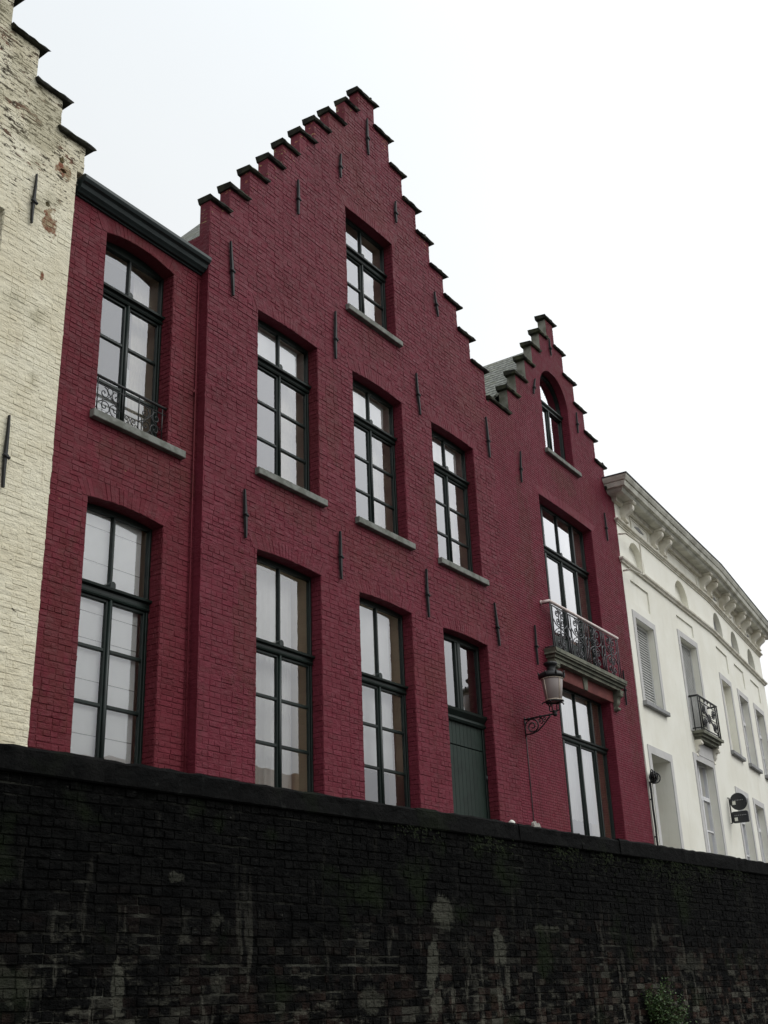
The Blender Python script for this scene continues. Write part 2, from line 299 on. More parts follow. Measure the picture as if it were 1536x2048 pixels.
# ------------------------------------------------------------------ mesh helpers
class Fr:
    """upright frame: u along the wall, d out of the wall towards the street, z up"""
    def __init__(s, x=0.0, y=0.0, yaw=0.0, z=0.0):
        a = radians(yaw); s.o = Vector((x, y, z)); s.u = Vector((cos(a), sin(a), 0)); s.n = Vector((sin(a), -cos(a), 0)); s.yaw = yaw
    def __call__(s, u, d, z): return s.o + s.u * u + s.n * d + Vector((0, 0, z))
    def side(s, u, d=0.0, left=True):
        """frame of a wall turned 90 degrees: faces -u (left) or +u (right)"""
        o = s(u, d, 0)
        return Fr(o.x, o.y, s.yaw - 90 if left else s.yaw + 90)
W0 = Fr()
class MB:
    def __init__(s, fr=W0): s.v = []; s.f = []; s.r = []; s.j = []; s.fr = fr; s.mi = []; s.cm = 0; s.rnd = 0.5; s.jt = 0.0; s.sm = set()
    def P(s, u, d, z):
        s.v.append(s.fr(u, d, z)); s.r.append(s.rnd); s.j.append(s.jt); return len(s.v) - 1
    def F(s, *ix): s.f.append(tuple(ix)); s.mi.append(s.cm)
    def box(s, u0, u1, d0, d1, z0, z1, skip=''):
        a = [s.P(u, d, z) for z in (z0, z1) for d in (d0, d1) for u in (u0, u1)]
        for k, ix in (('b', (0, 1, 3, 2)), ('t', (4, 6, 7, 5)), ('k', (0, 4, 5, 1)), ('f', (2, 3, 7, 6)), ('l', (0, 2, 6, 4)), ('r', (1, 5, 7, 3))):
            if k not in skip: s.F(*[a[i] for i in ix])
    def cbox(s, u0, u1, d0, d1, z0, z1, c=0.006):
        """box with its front edges chamfered"""
        b = [s.P(u, d0, z) for u, z in ((u0, z0), (u1, z0), (u1, z1), (u0, z1))]
        m = [s.P(u, d1 - c, z) for u, z in ((u0, z0), (u1, z0), (u1, z1), (u0, z1))]
        f = [s.P(u, d1, z) for u, z in ((u0 + c, z0 + c), (u1 - c, z0 + c), (u1 - c, z1 - c), (u0 + c, z1 - c))]
        for i in range(4):
            j = (i + 1) % 4; s.F(b[i], b[j], m[j], m[i]); s.F(m[i], m[j], f[j], f[i])
        s.F(*f); s.F(*b[::-1])
    def prism_u(s, prof, u0, u1, caps=True):
        """profile of (d, z) swept along u"""
        a = [s.P(u0, d, z) for d, z in prof]; b = [s.P(u1, d, z) for d, z in prof]; n = len(prof)
        for i in range(n): j = (i + 1) % n; s.F(a[i], a[j], b[j], b[i])
        if caps: s.ngon(a); s.ngon(b)
    def prism_d(s, prof, d0, d1):
        """outline of (u, z) given thickness along d"""
        a = [s.P(u, d0, z) for u, z in prof]; b = [s.P(u, d1, z) for u, z in prof]; n = len(prof)
        for i in range(n): j = (i + 1) % n; s.F(a[i], a[j], b[j], b[i])
        s.ngon(a); s.ngon(b)
    def ngon(s, ix):
        pts = [s.v[i] for i in ix]
        for t in tessellate_polygon([pts]): s.F(*[ix[k] for k in t])
    def tube(s, pts, r, n=6, local=True, smooth=True, closed=False):
        P = [s.fr(*p) if local else Vector(p) for p in pts]; m = len(P)
        rr = r if isinstance(r, (list, tuple)) else [r] * m
        rings = []; up = None
        for i in range(m):
            t = (P[min(i + 1, m - 1)] - P[max(i - 1, 0)])
            if t.length < 1e-9: t = Vector((0, 0, 1))
            t.normalize()
            if up is None:
                up = Vector((0, 0, 1)) if abs(t.z) < 0.9 else Vector((1, 0, 0))
            a = t.cross(up)
            if a.length < 1e-6: a = t.cross(Vector((0.3, 1, 0.2)))
            a.normalize(); b = t.cross(a).normalized(); up = -b if (-b).dot(up) > 0 else b
            ring = []
            for k in range(n):
                an = 2 * pi * k / n; s.v.append(P[i] + (a * cos(an) + up * sin(an)) * rr[i]); s.r.append(s.rnd); s.j.append(0); ring.append(len(s.v) - 1)
            rings.append(ring)
        for i in range(m - 1):
            for k in range(n):
                l = (k + 1) % n; s.F(rings[i][k], rings[i][l], rings[i + 1][l], rings[i + 1][k])
                if smooth: s.sm.add(len(s.f) - 1)
        s.F(*rings[0][::-1]); s.F(*rings[-1])
    def lathe(s, prof, u, d, n=20, smooth=True):
        """(radius, z) profile turned round a vertical axis at u, d"""
        rings = []
        for r, z in prof: rings.append([s.P(u + r * cos(2 * pi * k / n), d + r * sin(2 * pi * k / n), z) for k in range(n)])
        for i in range(len(prof) - 1):
            for k in range(n):
                l = (k + 1) % n; s.F(rings[i][k], rings[i][l], rings[i + 1][l], rings[i + 1][k])
                if smooth: s.sm.add(len(s.f) - 1)
        s.F(*rings[0][::-1]); s.F(*rings[-1])
    def sheet(s, outer, holes, d):
        loops = [[Vector((a, b, 0)) for a, b in outer]] + [[Vector((a, b, 0)) for a, b in h] for h in holes]
        flat = [p for l in loops for p in l]; ids = [s.P(p.x, d, p.y) for p in flat]
        for t in tessellate_polygon(loops): s.F(*[ids[k] for k in t])
        return ids
    def build(s, name, mats, parent=None):
        me = bpy.data.meshes.new(name)
        off = parent_world(parent) if parent else Vector((0, 0, 0))
        me.from_pydata([v - off for v in s.v], [], s.f)
        for m_ in (mats if isinstance(mats, (list, tuple)) else [mats]): me.materials.append(M[m_] if isinstance(m_, str) else m_)
        me.polygons.foreach_set('material_index', s.mi)
        if s.sm: me.polygons.foreach_set('use_smooth', [i in s.sm for i in range(len(s.f))])
        at = me.attributes.new('rnd', 'FLOAT', 'POINT'); at.data.foreach_set('value', s.r)
        if any(s.j): at = me.attributes.new('joint', 'FLOAT', 'POINT'); at.data.foreach_set('value', s.j)
        me.update()
        o = bpy.data.objects.new(name, me); COL.objects.link(o)
        if parent: o.parent = parent
        return o
def parent_world(p):
    v = Vector(p.location)
    while p.parent: p = p.parent; v += Vector(p.location)
    return v
def thing(name, label, cat, loc, group=None):
    o = bpy.data.objects.new(name, None); COL.objects.link(o); o.location = loc; o.empty_display_size = 0.2
    o['label'] = label; o['category'] = cat
    if group: o['group'] = group
    return o
def tag(o, label, cat, group=None):
    o['label'] = label; o['category'] = cat
    if group: o['group'] = group
    return o
def struct(o): o['kind'] = 'structure'; return o

def arch_loop(u0, u1, z0, z1, rise, n=10):
    """opening outline, counter-clockwise, with a segmental head (z1 at the corners)"""
    pts = [(u0, z0), (u1, z0)]
    if rise <= 0: return pts + [(u1, z1), (u0, z1)]
    h = (u1 - u0) / 2; R = (h * h + rise * rise) / (2 * rise); c = (u0 + u1) / 2; zc = z1 + rise - R; a = math.asin(min(1, h / R))
    if rise > h * 0.99: a = pi / 2; R = h; zc = z1
    for k in range(n + 1):
        t = a - 2 * a * k / n; pts.append((c + R * sin(t), zc + R * cos(t)))
    return pts
def intervals(loops, z):
    xs = []
    for l in loops:
        for i in range(len(l)):
            a = l[i]; b = l[(i + 1) % len(l)]
            if (a[1] > z) != (b[1] > z): xs.append(a[0] + (z - a[1]) / (b[1] - a[1]) * (b[0] - a[0]))
    xs.sort(); return list(zip(xs[::2], xs[1::2]))
def bricks(mb, loops, z0, z1, course, blen, h=0.009, gap=0.010, jit=0.003, edge=0.005, headers=True, base=0.0, rz=0.0, gv=0.35, fill=0.3):
    """a running bond of single bricks standing proud of the mortar, clipped to the outline and its openings"""
    k = 0; z = z0
    while z < z1 - 1e-6:
        zt = min(z + course, z1); off = (k % 2) * blen * 0.5 + random.uniform(-0.02, 0.02)
        L_ = blen * (0.5 if (headers and k % 2) else 1.0); bow = random.uniform(-rz, rz)
        for a, b in intervals(loops, (z + zt) / 2 + 0.0001):
            i = math.floor((a - off) / L_); u = i * L_ + off
            while u < b:
                s0 = max(u, a) ; s1 = min(u + L_, b)
                if s1 - s0 > 0.025:
                    ea = random.uniform(-edge, edge) if s0 == a else 0; eb = random.uniform(-edge, edge) if s1 == b else 0
                    g = gap / 2; g2 = random.uniform(0.2, 1.8) * g * gv
                    ga = g * (random.uniform(0, .25) if random.random() < fill else random.uniform(.7, 1.3)); gb = g * (random.uniform(0, .25) if random.random() < fill else random.uniform(.7, 1.3))
                    p0 = s0 + (g2 if s0 > a else ea); p1 = s1 - (g2 if s1 < b else -eb)
                    q0 = z + ga + bow; q1 = zt - gb + bow
                    hh = h + random.uniform(-jit, jit); c = min(0.006, course * 0.12)
                    mb.rnd = random.random()
                    B = [(p0, q0), (p1, q0), (p1, q1), (p0, q1)]; Fq = [(p0 + c, q0 + c), (p1 - c, q0 + c), (p1 - c, q1 - c), (p0 + c, q1 - c)]
                    bb = [mb.P(x, base - 0.002, y) for x, y in B]
                    ff = [mb.P(x + random.uniform(-jit, jit) * .5, base + hh + random.uniform(-jit, jit) * .5, y + random.uniform(-jit, jit) * .5) for x, y in Fq]
                    for n_ in range(4):
                        m_ = (n_ + 1) % 4; mb.F(bb[n_], bb[m_], ff[m_], ff[n_])
                    mb.F(*ff)
                u += L_
        z = zt; k += 1
    mb.rnd = 0.5
def soldier(mb, u0, u1, z1, rise, band, h=0.009, gap=0.01, w_=0.065, jit=0.003, base=0.0):
    """upright bricks fanned over a window head"""
    W_ = u1 - u0 + 0.16; n = max(3, round(W_ / w_)); c = (u0 + u1) / 2
    hh0 = (u1 - u0) / 2
    def zb(u):
        t = max(-1, min(1, (u - c) / hh0)); return z1 + rise * (1 - t * t)
    for k in range(n):
        a = c - W_ / 2 + W_ * k / n + gap / 2; b = c - W_ / 2 + W_ * (k + 1) / n - gap / 2
        f = 0.16
        def top(u): return c + (u - c) * (1 + f)
        B = [(a, zb(a)), (b, zb(b)), (top(b), zb(b) + band), (top(a), zb(a) + band)]
        ctr = (sum(p[0] for p in B) / 4, sum(p[1] for p in B) / 4)
        mb.rnd = random.random(); hj = h + random.uniform(-jit, jit)
        bb = [mb.P(x, base - 0.002, y) for x, y in B]
        ff = [mb.P(x + (0.005 if x < ctr[0] else -0.005), base + hj, y + (0.005 if y < ctr[1] else -0.005)) for x, y in B]
        for n_ in range(4): m_ = (n_ + 1) % 4; mb.F(bb[n_], bb[m_], ff[m_], ff[n_])
        mb.F(*ff)
    mb.rnd = 0.5
def head_band(u0, u1, z0, z1, rise, band):
    lp = arch_loop(u0, u1, z0, z1, rise); c = (u0 + u1) / 2; out = []
    # the opening plus its fan of bricks, left free by the ordinary courses
    base = [(u0, z0), (u1, z0), (u1, z1), (u1 + 0.08, z1)]
    n = 8; W_ = (u1 - u0 + 0.16) / 2
    top = []
    for k in range(n + 1):
        t = 1 - 2 * k / n; u = c + W_ * t; tt = max(-1, min(1, W_ * t / ((u1 - u0) / 2)))
        top.append((c + W_ * t * 1.16, z1 + rise * (1 - tt * tt) + band))
    return base + top + [(u0 - 0.08, z1), (u0, z1)]

def facade(fr, outer, opens, depth, course, blen, zvis, ztop, name, mat, parent, thick=0.2, rough=dict(), reveal_bricks=True, band=0.22,
           extra_holes=(), returns=(0, 1), arch_only=()):
    """opens: (u0, u1, z0, z1, rise). Sheet of mortar with real openings, bricks laid on it, reveals and outer returns"""
    mb = MB(fr); loops = [arch_loop(*o, n=(20 if o[4] > 0.4 else 10)) for o in opens] + [list(h) for h in extra_holes]
    mb.sheet(outer, loops, 0.0)
    for l in loops:
        n = len(l); f = [mb.P(u, 0, z) for u, z in l]; b = [mb.P(u, -depth, z) for u, z in l]
        for i in range(n): j = (i + 1) % n; mb.F(f[i], b[i], b[j], f[j])
    for h in extra_holes:
        mb.ngon([mb.P(u, -depth, z) for u, z in h])
    n = len(outer); f = [mb.P(u, 0, z) for u, z in outer]; b = [mb.P(u, -thick, z) for u, z in outer]
    for i in range(n):
        j = (i + 1) % n; vert = abs(outer[i][0] - outer[j][0]) < 0.02 and outer[i][1] > 10.4
        mb.cm = returns[1] if (vert and outer[j][1] < outer[i][1] and len(returns) > 1) else 0
        mb.F(f[i], f[j], b[j], b[i])
    mb.cm = 0
    bl = [outer]
    for o in opens: bl.append(head_band(*o, band) if 0 <= o[4] < 0.4 else arch_loop(*o, n=20))
    for h in extra_holes: bl.append(list(h))
    bricks(mb, bl, zvis, ztop, course, blen, **rough)
    kw = dict(h=rough.get('h', .009) * .85, gap=.003, jit=rough.get('jit', .003))
    for o in opens:
        if 0 <= o[4] < 0.4: soldier(mb, o[0], o[1], o[3], o[4], band, **kw)
        if reveal_bricks:
            fs = fr.side(o[1], 0, True)       # right-hand reveal, facing left
            sub = MB(fs); sub.fr = fs
            # that frame's u runs out of the wall; its face looks back along -u
            sub.v = mb.v; sub.f = mb.f; sub.r = mb.r; sub.j = mb.j; sub.mi = mb.mi; sub.sm = mb.sm
            rk = dict(rough); rk['h'] = 0.006; rk['edge'] = 0.002; rk['headers'] = False
            bricks(sub, [[(-depth, max(o[2], zvis)), (-0.004, max(o[2], zvis)), (-0.004, o[3]), (-depth, o[3])]], max(o[2], zvis), o[3], course, blen * 0.5, **rk)
    return mb.build(name, [mat, 'cement'] if returns[1] else [mat], parent)

# ------------------------------------------------------------------ windows
def bar(mb, u0, u1, z0, z1, dp, t=0.03): mb.cbox(u0, u1, -dp - 0.05, -dp + t, z0, z1, 0.006)
def window_green(fr, parent, u0, u1, z0, z1, tz, bars, depth, rise=0.05, sill=None, mull=None, label=None, glassmat='glass', jamb='jambgrey', side=0.0, toplight=None, door=False, sidegap=0.0):
    """dark green window: two lights over a moulded transom, two casements below; side > 0 adds fixed side lights"""
    c = (u0 + u1) / 2 if mull is None else mull
    f = MB(fr); s = 0.036; zt = z1 + rise
    bar(f, u0 - 0.02, u0 + s, z0, zt, depth, 0.02); bar(f, u1 - s, u1 + 0.02, z0, zt, depth, 0.02)
    f.cbox(u0 + s, u1 - s, -depth - 0.05, -depth + 0.018, zt - 0.03 - rise, zt, 0.005)
    t0, t1 = tz
    # transom: a drip mould, a fillet and a lower roll
    prof = [(-depth - .05, t0), (-depth + .035, t0), (-depth + .045, t0 + .02), (-depth + .03, t0 + .045), (-depth + .03, t1 - .06), (-depth + .075, t1 - .045),
            (-depth + .08, t1 - .015), (-depth + .03, t1), (-depth - .05, t1)]
    f.prism_u(prof, u0 + 0.003, u1 - 0.003)
    a, b = (u0 + s, u1 - s)
    if side:
        a, b = c - side, c + side
        for x in (a, b): bar(f, x - 0.035, x + 0.035, z0, zt - 0.06, depth, 0.026)
    # upper mullion with a round-headed block where it meets the transom
    f.cbox(c - 0.018, c + 0.018, -depth - 0.045, -depth + 0.014, t1, zt - 0.03 - rise, 0.005)
    ar = arch_loop(c - 0.042, c + 0.042, t1 - 0.05, t1 + 0.038, 0.042, 8); f.prism_d(ar, -depth - 0.03, -depth + 0.05)
    # half-round centre post
    f.tube([(c + 0.002, -depth + 0.010, z0), (c + 0.002, -depth + 0.010, t0 + 0.012)], 0.026, 10)
    for e0, e1 in ((a, c - 0.018), (c + 0.018, b)):
        st = 0.034
        if side: e0 += 0.03 if e0 == a else 0; e1 -= 0.03 if e1 == b else 0
        f.cbox(e0, e0 + st, -depth - 0.045, -depth + 0.006, z0, t0, 0.006); f.cbox(e1 - st, e1, -depth - 0.045, -depth + 0.006, z0, t0, 0.006)
        f.cbox(e0 + st, e1 - st, -depth - 0.045, -depth + 0.006, t0 - 0.04, t0, 0.006)
        f.cbox(e0 + st, e1 - st, -depth - 0.045, -depth + 0.006, z0, z0 + 0.06, 0.006)
        for zb in bars: f.cbox(e0 + st, e1 - st, -depth - 0.04, -depth + 0.004, zb - 0.022, zb + 0.022, 0.006)
    win = f.build('window', 'green', parent)
    if label: win['label'] = label
    # panes, each hung a hair out of true
    g = MB(fr); zs = [z0] + sorted(bars) + [t0]
    cells = [(a, c, zs[i], zs[i + 1]) for i in range(len(zs) - 1)] + [(c, b, zs[i], zs[i + 1]) for i in range(len(zs) - 1)] + [(a, c, t1 - 0.02, zt), (c, b, t1 - 0.02, zt)]
    if side: cells += [(u0, a, z0, zt), (b, u1, z0, zt)]
    for x0, x1, y0, y1 in cells:
        ta, tb = random.uniform(-.0012, .0012), random.uniform(-.0016, .0016)
        ids = [g.P(x, -depth - 0.022 + (ta if x == x1 else 0) + (tb if y == y1 else 0), y) for x, y in ((x0, y0), (x1, y0), (x1, y1), (x0, y1))]
        g.F(*ids)
    g.build('pane', glassmat, win)
    # inner jambs, soffit and a plain room behind
    r = MB(fr); e = depth + 0.052
    r.box(u0 - 0.06, u0, -e - 0.32, -e, z0, zt); r.box(u1, u1 + 0.06, -e - 0.32, -e, z0, zt); r.box(u0 - 0.06, u1 + 0.06, -e - 0.32, -e, zt, zt + 0.06); r.box(u0 - 0.06, u1 + 0.06, -e - 0.32, -e, z0 - 0.06, z0)
    r.build('inner_jamb', jamb, win)
    r = MB(fr); e += 0.321; x0, x1, y0, y1 = u0 - 0.5, u1 + 0.5, z0 - 0.7, zt + 0.35
    A = lambda *p: r.F(*[r.P(*k) for k in p])
    bk = -e - 2.2
    A((x0, bk, y0), (x1, bk, y0), (x1, bk, y1), (x0, bk, y1)); A((x0, -e, y0), (x0, bk, y0), (x0, bk, y1), (x0, -e, y1)); A((x1, -e, y0), (x1, bk, y0), (x1, bk, y1), (x1, -e, y1))
    A((x0, -e, y0), (x1, -e, y0), (x1, bk, y0), (x0, bk, y0)); A((x0, -e, y1), (x1, -e, y1), (x1, bk, y1), (x0, bk, y1))
    r.sheet([(x0, y0), (x1, y0), (x1, y1), (x0, y1)], [[(u0, z0), (u1, z0), (u1, zt), (u0, zt)]], -e)
    r.build('room', 'room', win)
    if sill:
        b = MB(fr); zz, l, rr = sill
        b.cbox(l, rr, -depth - 0.02, 0.085, zz - 0.105, zz, 0.008)
        b.build('sill', 'sill', win)
    return win
def cloth(fr, parent, u0, u1, z0, z1, d, waves=7, amp=0.018, name='curtain_and_fill', mat='curtain_and_fill', tilt=0.0, gather=0.0):
    m = MB(fr); nu, nz = waves * 6, 12
    ids = []
    for j in range(nz + 1):
        z = z0 + (z1 - z0) * j / nz
        for i in range(nu + 1):
            t = i / nu; uu = u0 + (u1 - u0) * t
            k = sin(pi * min(1, j / nz)) * gather; cc = (u0 + u1) / 2; uu = cc + (uu - cc) * (1 - k)
            ph = 2 * pi * waves * t + 0.6 * sin(5 * t) + 0.25 * sin(z * 2.3 + t * 9)
            zz = z + tilt * (t - 0.5) * (1 - j / nz) + 0.012 * sin(ph * 0.5) * (1 - j / nz)
            ids.append(m.P(uu, d + amp * sin(ph) * (0.5 + 0.5 * (1 - j / nz)), zz))
    for j in range(nz):
        for i in range(nu):
            a = j * (nu + 1) + i; m.F(ids[a], ids[a + 1], ids[a + nu + 2], ids[a + nu + 1]); m.sm.add(len(m.f) - 1)
    return m.build(name, mat, parent)
def roller(fr, parent, u0, u1, z0, z1, d, seams=(), sag=0.0):
    m = MB(fr); n = 14
    a = [m.P(u0 + (u1 - u0) * i / n, d, z0 - sag * 4 * (i / n) * (1 - i / n)) for i in range(n + 1)]; b = [m.P(u0 + (u1 - u0) * i / n, d, z1) for i in range(n + 1)]
    for i in range(n): m.F(a[i], a[i + 1], b[i + 1], b[i])
    m.cm = 1
    for z in seams: m.box(u0, u1, d - 0.003, d + 0.006, z - 0.004, z + 0.004)
    return m.build('blind', ['blind', 'blindline'], parent)

def anchor(fr, parent, u0, z0, u1, z1, w_=0.030):
    """tapered iron wall tie with an eye at its middle"""
    m = MB(fr); n = 8; k = random.uniform(.52, .6)
    for i in range(n):
        t0, t1 = i / n, (i + 1) / n
        def W(t): return w_ * (0.42 + 0.58 * (1 - abs(t - k) / max(k, 1 - k)))
        def C(t): return (u0 + (u1 - u0) * t + 0.006 * sin(t * 5 + u0), z0 + (z1 - z0) * t)
        (ca, za), (cb, zb) = C(t0), C(t1); wa, wb = W(t0), W(t1)
        ids = [m.P(ca - wa, .022, za), m.P(ca + wa, .022, za), m.P(cb + wb, .022, zb), m.P(cb - wb, .022, zb)]
        jds = [m.P(ca - wa * .7, .055, za), m.P(ca + wa * .7, .055, za), m.P(cb + wb * .7, .055, zb), m.P(cb - wb * .7, .055, zb)]
        m.F(*jds); m.F(ids[0], ids[3], jds[3], jds[0]); m.F(ids[1], jds[1], jds[2], ids[2])
        if i == 0: m.F(ids[0], jds[0], jds[1], ids[1])
        if i == n - 1: m.F(ids[3], ids[2], jds[2], jds[3])
    cu, cz = u0 + (u1 - u0) * k, z0 + (z1 - z0) * k
    m.tube([(cu - 0.045, 0.05, cz + 0.01), (cu + 0.045, 0.05, cz - 0.01)], 0.020, 8)
    m.tube([(cu, -0.01, cz), (cu, 0.075, cz)], 0.018, 8)
    m.build('wall_anchor', 'anchor', parent)
def cap(fr, parent, u0, u1, z, back=0.22, mat='capstone', t=0.062):
    m = MB(fr); j = random.uniform(-.008, .008)
    u0 += random.uniform(-.012, .012); u1 += random.uniform(-.012, .012)
    pr = [(-back, z - t + j), (0.055, z - t + j), (0.075, z - t * .55 + j), (0.06, z + j), (-back, z + .03 + j)]
    n = len(pr); ns = 7; rows = []
    tl = random.uniform(-.012, .012)
    for k in range(ns + 1):
        q_ = k / ns; e_ = random.uniform(.4, 1) if k in (0, ns) else 1
        row = []
        for i, (d, zz) in enumerate(pr):
            ins = (0.03 if i < 2 else 0) * (1 if k == 0 else -1 if k == ns else 0)
            front = d > 0
            row.append(m.P(u0 + (u1 - u0) * q_ + ins + random.uniform(-.006, .006) * (k in (0, ns)), d + (random.uniform(-.012, .006) if front else 0), zz + tl * (q_ - .5) + random.uniform(-.007, .007)))
        rows.append(row)
    for k in range(ns):
        for i in range(n):
            l = (i + 1) % n; m.F(rows[k][i], rows[k][l], rows[k + 1][l], rows[k + 1][i])
    m.F(*rows[0]); m.F(*rows[-1][::-1])
    for _ in range(int(random.random() * 3.2)):      # tufts of moss and grit on the ledge
        uu = random.uniform(u0 + .05, u1 - .05); r_ = random.uniform(.012, .028)
        m.lathe([(r_, z - .01), (r_ * 1.1, z + r_ * .5), (r_ * .5, z + r_ * 1.3), (.003, z + r_ * 1.5)], uu, random.uniform(-.03, .05), 7)
    m.build('cap_stone', mat, parent)
def roof_slab(fr, parent, pts, mat, t=0.08):
    nn_ = (fr(*pts[1]) - fr(*pts[0])).cross(fr(*pts[2]) - fr(*pts[0]))
    if nn_.z < 0: pts = pts[::-1]
    m = MB(fr); top = [m.P(*p) for p in pts]; bot = [m.P(p[0], p[1], p[2] - t) for p in pts]; n = len(pts)
    m.F(*top); m.F(*bot[::-1])
    for i in range(n): j = (i + 1) % n; m.F(top[i], bot[i], bot[j], top[j])
    return m.build('roof', mat, parent)

G = 1.1       # street level behind the quay wall
ROUGH = dict(h=0.0048, gap=0.009, jit=0.0035, edge=0.007, rz=0.005, gv=.10, fill=.45)
# ================================================================== tall stepped gable house
A = Fr(0, 0, 0)
hA = thing('gable_house', 'tall dark red brick house with the highest stepped gable and a green plank door', 'house', (14.4, 0, G), 'dark red painted brick houses')
lx = [10.28, 10.70, 11.15, 11.58, 11.97, 12.42, 12.82, 13.26, 13.76, 14.20]
lz = [11.15, 11.64, 12.25, 12.79, 13.35, 13.90, 14.44, 14.95, 15.56, 16.12]
rx = [14.72, 15.18, 15.59, 16.03, 16.47, 16.93, 17.38, 17.81, 18.33]
rz_ = [16.12, 15.58, 14.99, 14.44, 13.90, 13.37, 12.88, 12.34, 11.80]
outer = [(10.28, G), (18.45, G), (18.45, 11.15), (18.33, 11.15)]
for i in range(len(rx) - 1, -1, -1):
    outer.append((rx[i], rz_[i]))
    if i: outer.append((rx[i - 1], rz_[i]))
for i in range(len(lx) - 1, -1, -1):
    outer.append((lx[i], lz[i]))
    if i: outer.append((lx[i], lz[i - 1]))
A_win = [(11.37, 12.82, 7.02, 9.78, .03), (13.76, 15.22, 7.02, 9.78, .045), (16.17, 17.65, 7.02, 9.79, .03),
         (11.38, 12.82, 1.9, 5.88, .03), (13.77, 15.22, 1.9, 5.87, .035), (16.17, 17.65, 1.25, 5.855, .03), (13.69, 15.14, 10.9, 13.12, .02)]
facade(A, outer, A_win, 0.26, 0.075, 0.21, 2.35, 16.12, 'wall', 'redA', hA, rough=ROUGH, returns=(0, 0))
for i, (a, b, z) in enumerate(((10.22, 10.72, 11.21), (10.63, 11.14, 11.70), (11.09, 11.58, 12.31), (11.53, 12.01, 12.85), (11.9, 12.38, 13.41), (12.36, 12.86, 13.96), (12.76, 13.28, 14.50),
                   (13.19, 13.75, 15.01), (13.71, 14.18, 15.62), (14.12, 14.82, 16.18), (14.68, 15.31, 15.64), (15.16, 15.71, 15.05), (15.57, 16.18, 14.50), (16.01, 16.59, 13.96),
                   (16.45, 17.07, 13.43), (16.91, 17.55, 12.94), (17.36, 18.0, 12.40), (17.79, 18.47, 11.86))): cap(A, hA, a, b, z)
# side walls and roof of the tall house
for b_ in ((10.281, 10.55, -3.2, -0.2), (18.2, 18.45, -3.2, -0.2), (10.28, 18.45, -3.45, -3.2)): m = MB(A); m.box(*b_, G, 10.6); m.build('side_wall', 'redA', hA)
roof_slab(A, hA, [(10.24, -0.21, 10.24), (14.4, -0.21, 15.35), (14.4, -3.2, 15.35), (10.24, -3.2, 10.24)], 'slatec')
roof_slab(A, hA, [(14.4, -0.21, 15.35), (18.44, -0.21, 10.70), (18.44, -3.2, 10.70), (14.4, -3.2, 15.35)], 'slatec')
BA = [8.39, 7.78]; BB = [3.91, 3.27, 2.62]
D0 = 0.205
for u0, u1, lb in ((11.37, 12.82, 0), (13.76, 15.22, 1), (16.17, 17.65, 2)):
    wn = window_green(A, hA, u0, u1, 7.06, 9.77, (9.0, 9.13), BA, D0, sill=(7.11, u0 - 0.04, u1 + 0.10))
    roller(A, wn, u0 + 0.02, u1 - 0.10, 9.05, 9.76, -D0 - 0.14)
    cloth(A, wn, u1 - 0.34, u1 + 0.0, 7.08, 9.78, -D0 - 0.30, 4, 0.012, mat='greige')  # added pale strip, stands in for the daylit inner jamb
for u0, u1, lb in ((11.38, 12.82, 3), (13.77, 15.22, 4)):
    wn = window_green(A, hA, u0, u1, 1.9, 5.86, (4.54, 4.68), BB, D0, jamb='jamb')
    if lb == 3:
        cloth(A, wn, u0 + 0.52, u1 - 0.04, 1.95, 5.9, -D0 - 0.34, 7, 0.02); cloth(A, wn, u0 + 0.05, u0 + 0.40, 1.95, 5.9, -D0 - 0.36, 5, 0.02, gather=0.3)
    else:
        roller(A, wn, u0 + 0.04, u1 - 0.06, 3.30, 5.9, -D0 - 0.24); cloth(A, wn, u0 + 0.1, u1 - 0.02, 3.3, 5.9, -D0 - 0.33, 9, 0.015)
wn = window_green(A, hA, 13.69, 15.14, 10.97, 13.11, (12.34, 12.49), [11.75], D0, sill=(11.02, 13.62, 15.24))
cloth(A, wn, 14.80, 15.14, 11.0, 13.1, -D0 - 0.30, 4, 0.012, mat='greige')  # the same added brightening strip behind the gable pane
# the door: plank leaf, transom light with its central post
dr = MB(A); d = D0
bar(dr, 16.15, 16.24, G, 5.9, d, 0.02); bar(dr, 17.58, 17.67, G, 5.9, d, 0.02); dr.cbox(16.24, 17.58, -d - .05, -d + .02, 5.78, 5.9, .005)
dr.prism_u([(-d - .05, 4.36), (-d + .04, 4.36), (-d + .06, 4.40), (-d + .03, 4.45), (-d + .09, 4.53), (-d + .10, 4.57), (-d + .03, 4.59), (-d - .05, 4.59)], 16.173, 17.647)
dr.cbox(16.83, 16.88, -d - .05, -d + .015, 4.59, 5.78, .006); dr.cbox(16.885, 16.99, -d - .05, -d + .03, 4.55, 5.78, .01)
door = dr.build('door', 'green', hA)
pl = MB(A); npl = 11
for i in range(npl):
    a = 16.24 + (17.58 - 16.24) * i / npl; b = 16.24 + (17.58 - 16.24) * (i + 1) / npl
    pl.cbox(a + .002, b - .002, -d - .05, -d - .005, G + .1, 3.955, .006); pl.cbox(a + .002, b - .002, -d - .05, -d - .005, 3.97, 4.36, .006)
pl.box(16.24, 17.58, -d - .06, -d - .051, G + .1, 4.36); pl.build('leaf', 'doorgreen', door)
for z in (1.6, 2.6, 3.5): hd = MB(A); hd.tube([(17.60, -d + .03, z - .05), (17.60, -d + .03, z + .05)], .018, 8); hd.build('hinge', 'iron', door)
hd = MB(A); hd.tube([(16.34, -d + .0, 2.2), (16.34, -d + .06, 2.2)], .03, 8); hd.build('knob', 'iron', door)
g = MB(A)
for x0, x1 in ((16.24, 16.83), (16.99, 17.58)): g.F(*[g.P(x, -d - .02, z) for x, z in ((x0, 4.55), (x1, 4.55), (x1, 5.8), (x0, 5.8))])
g.build('pane', 'glass', door)
r = MB(A); e = d + .052
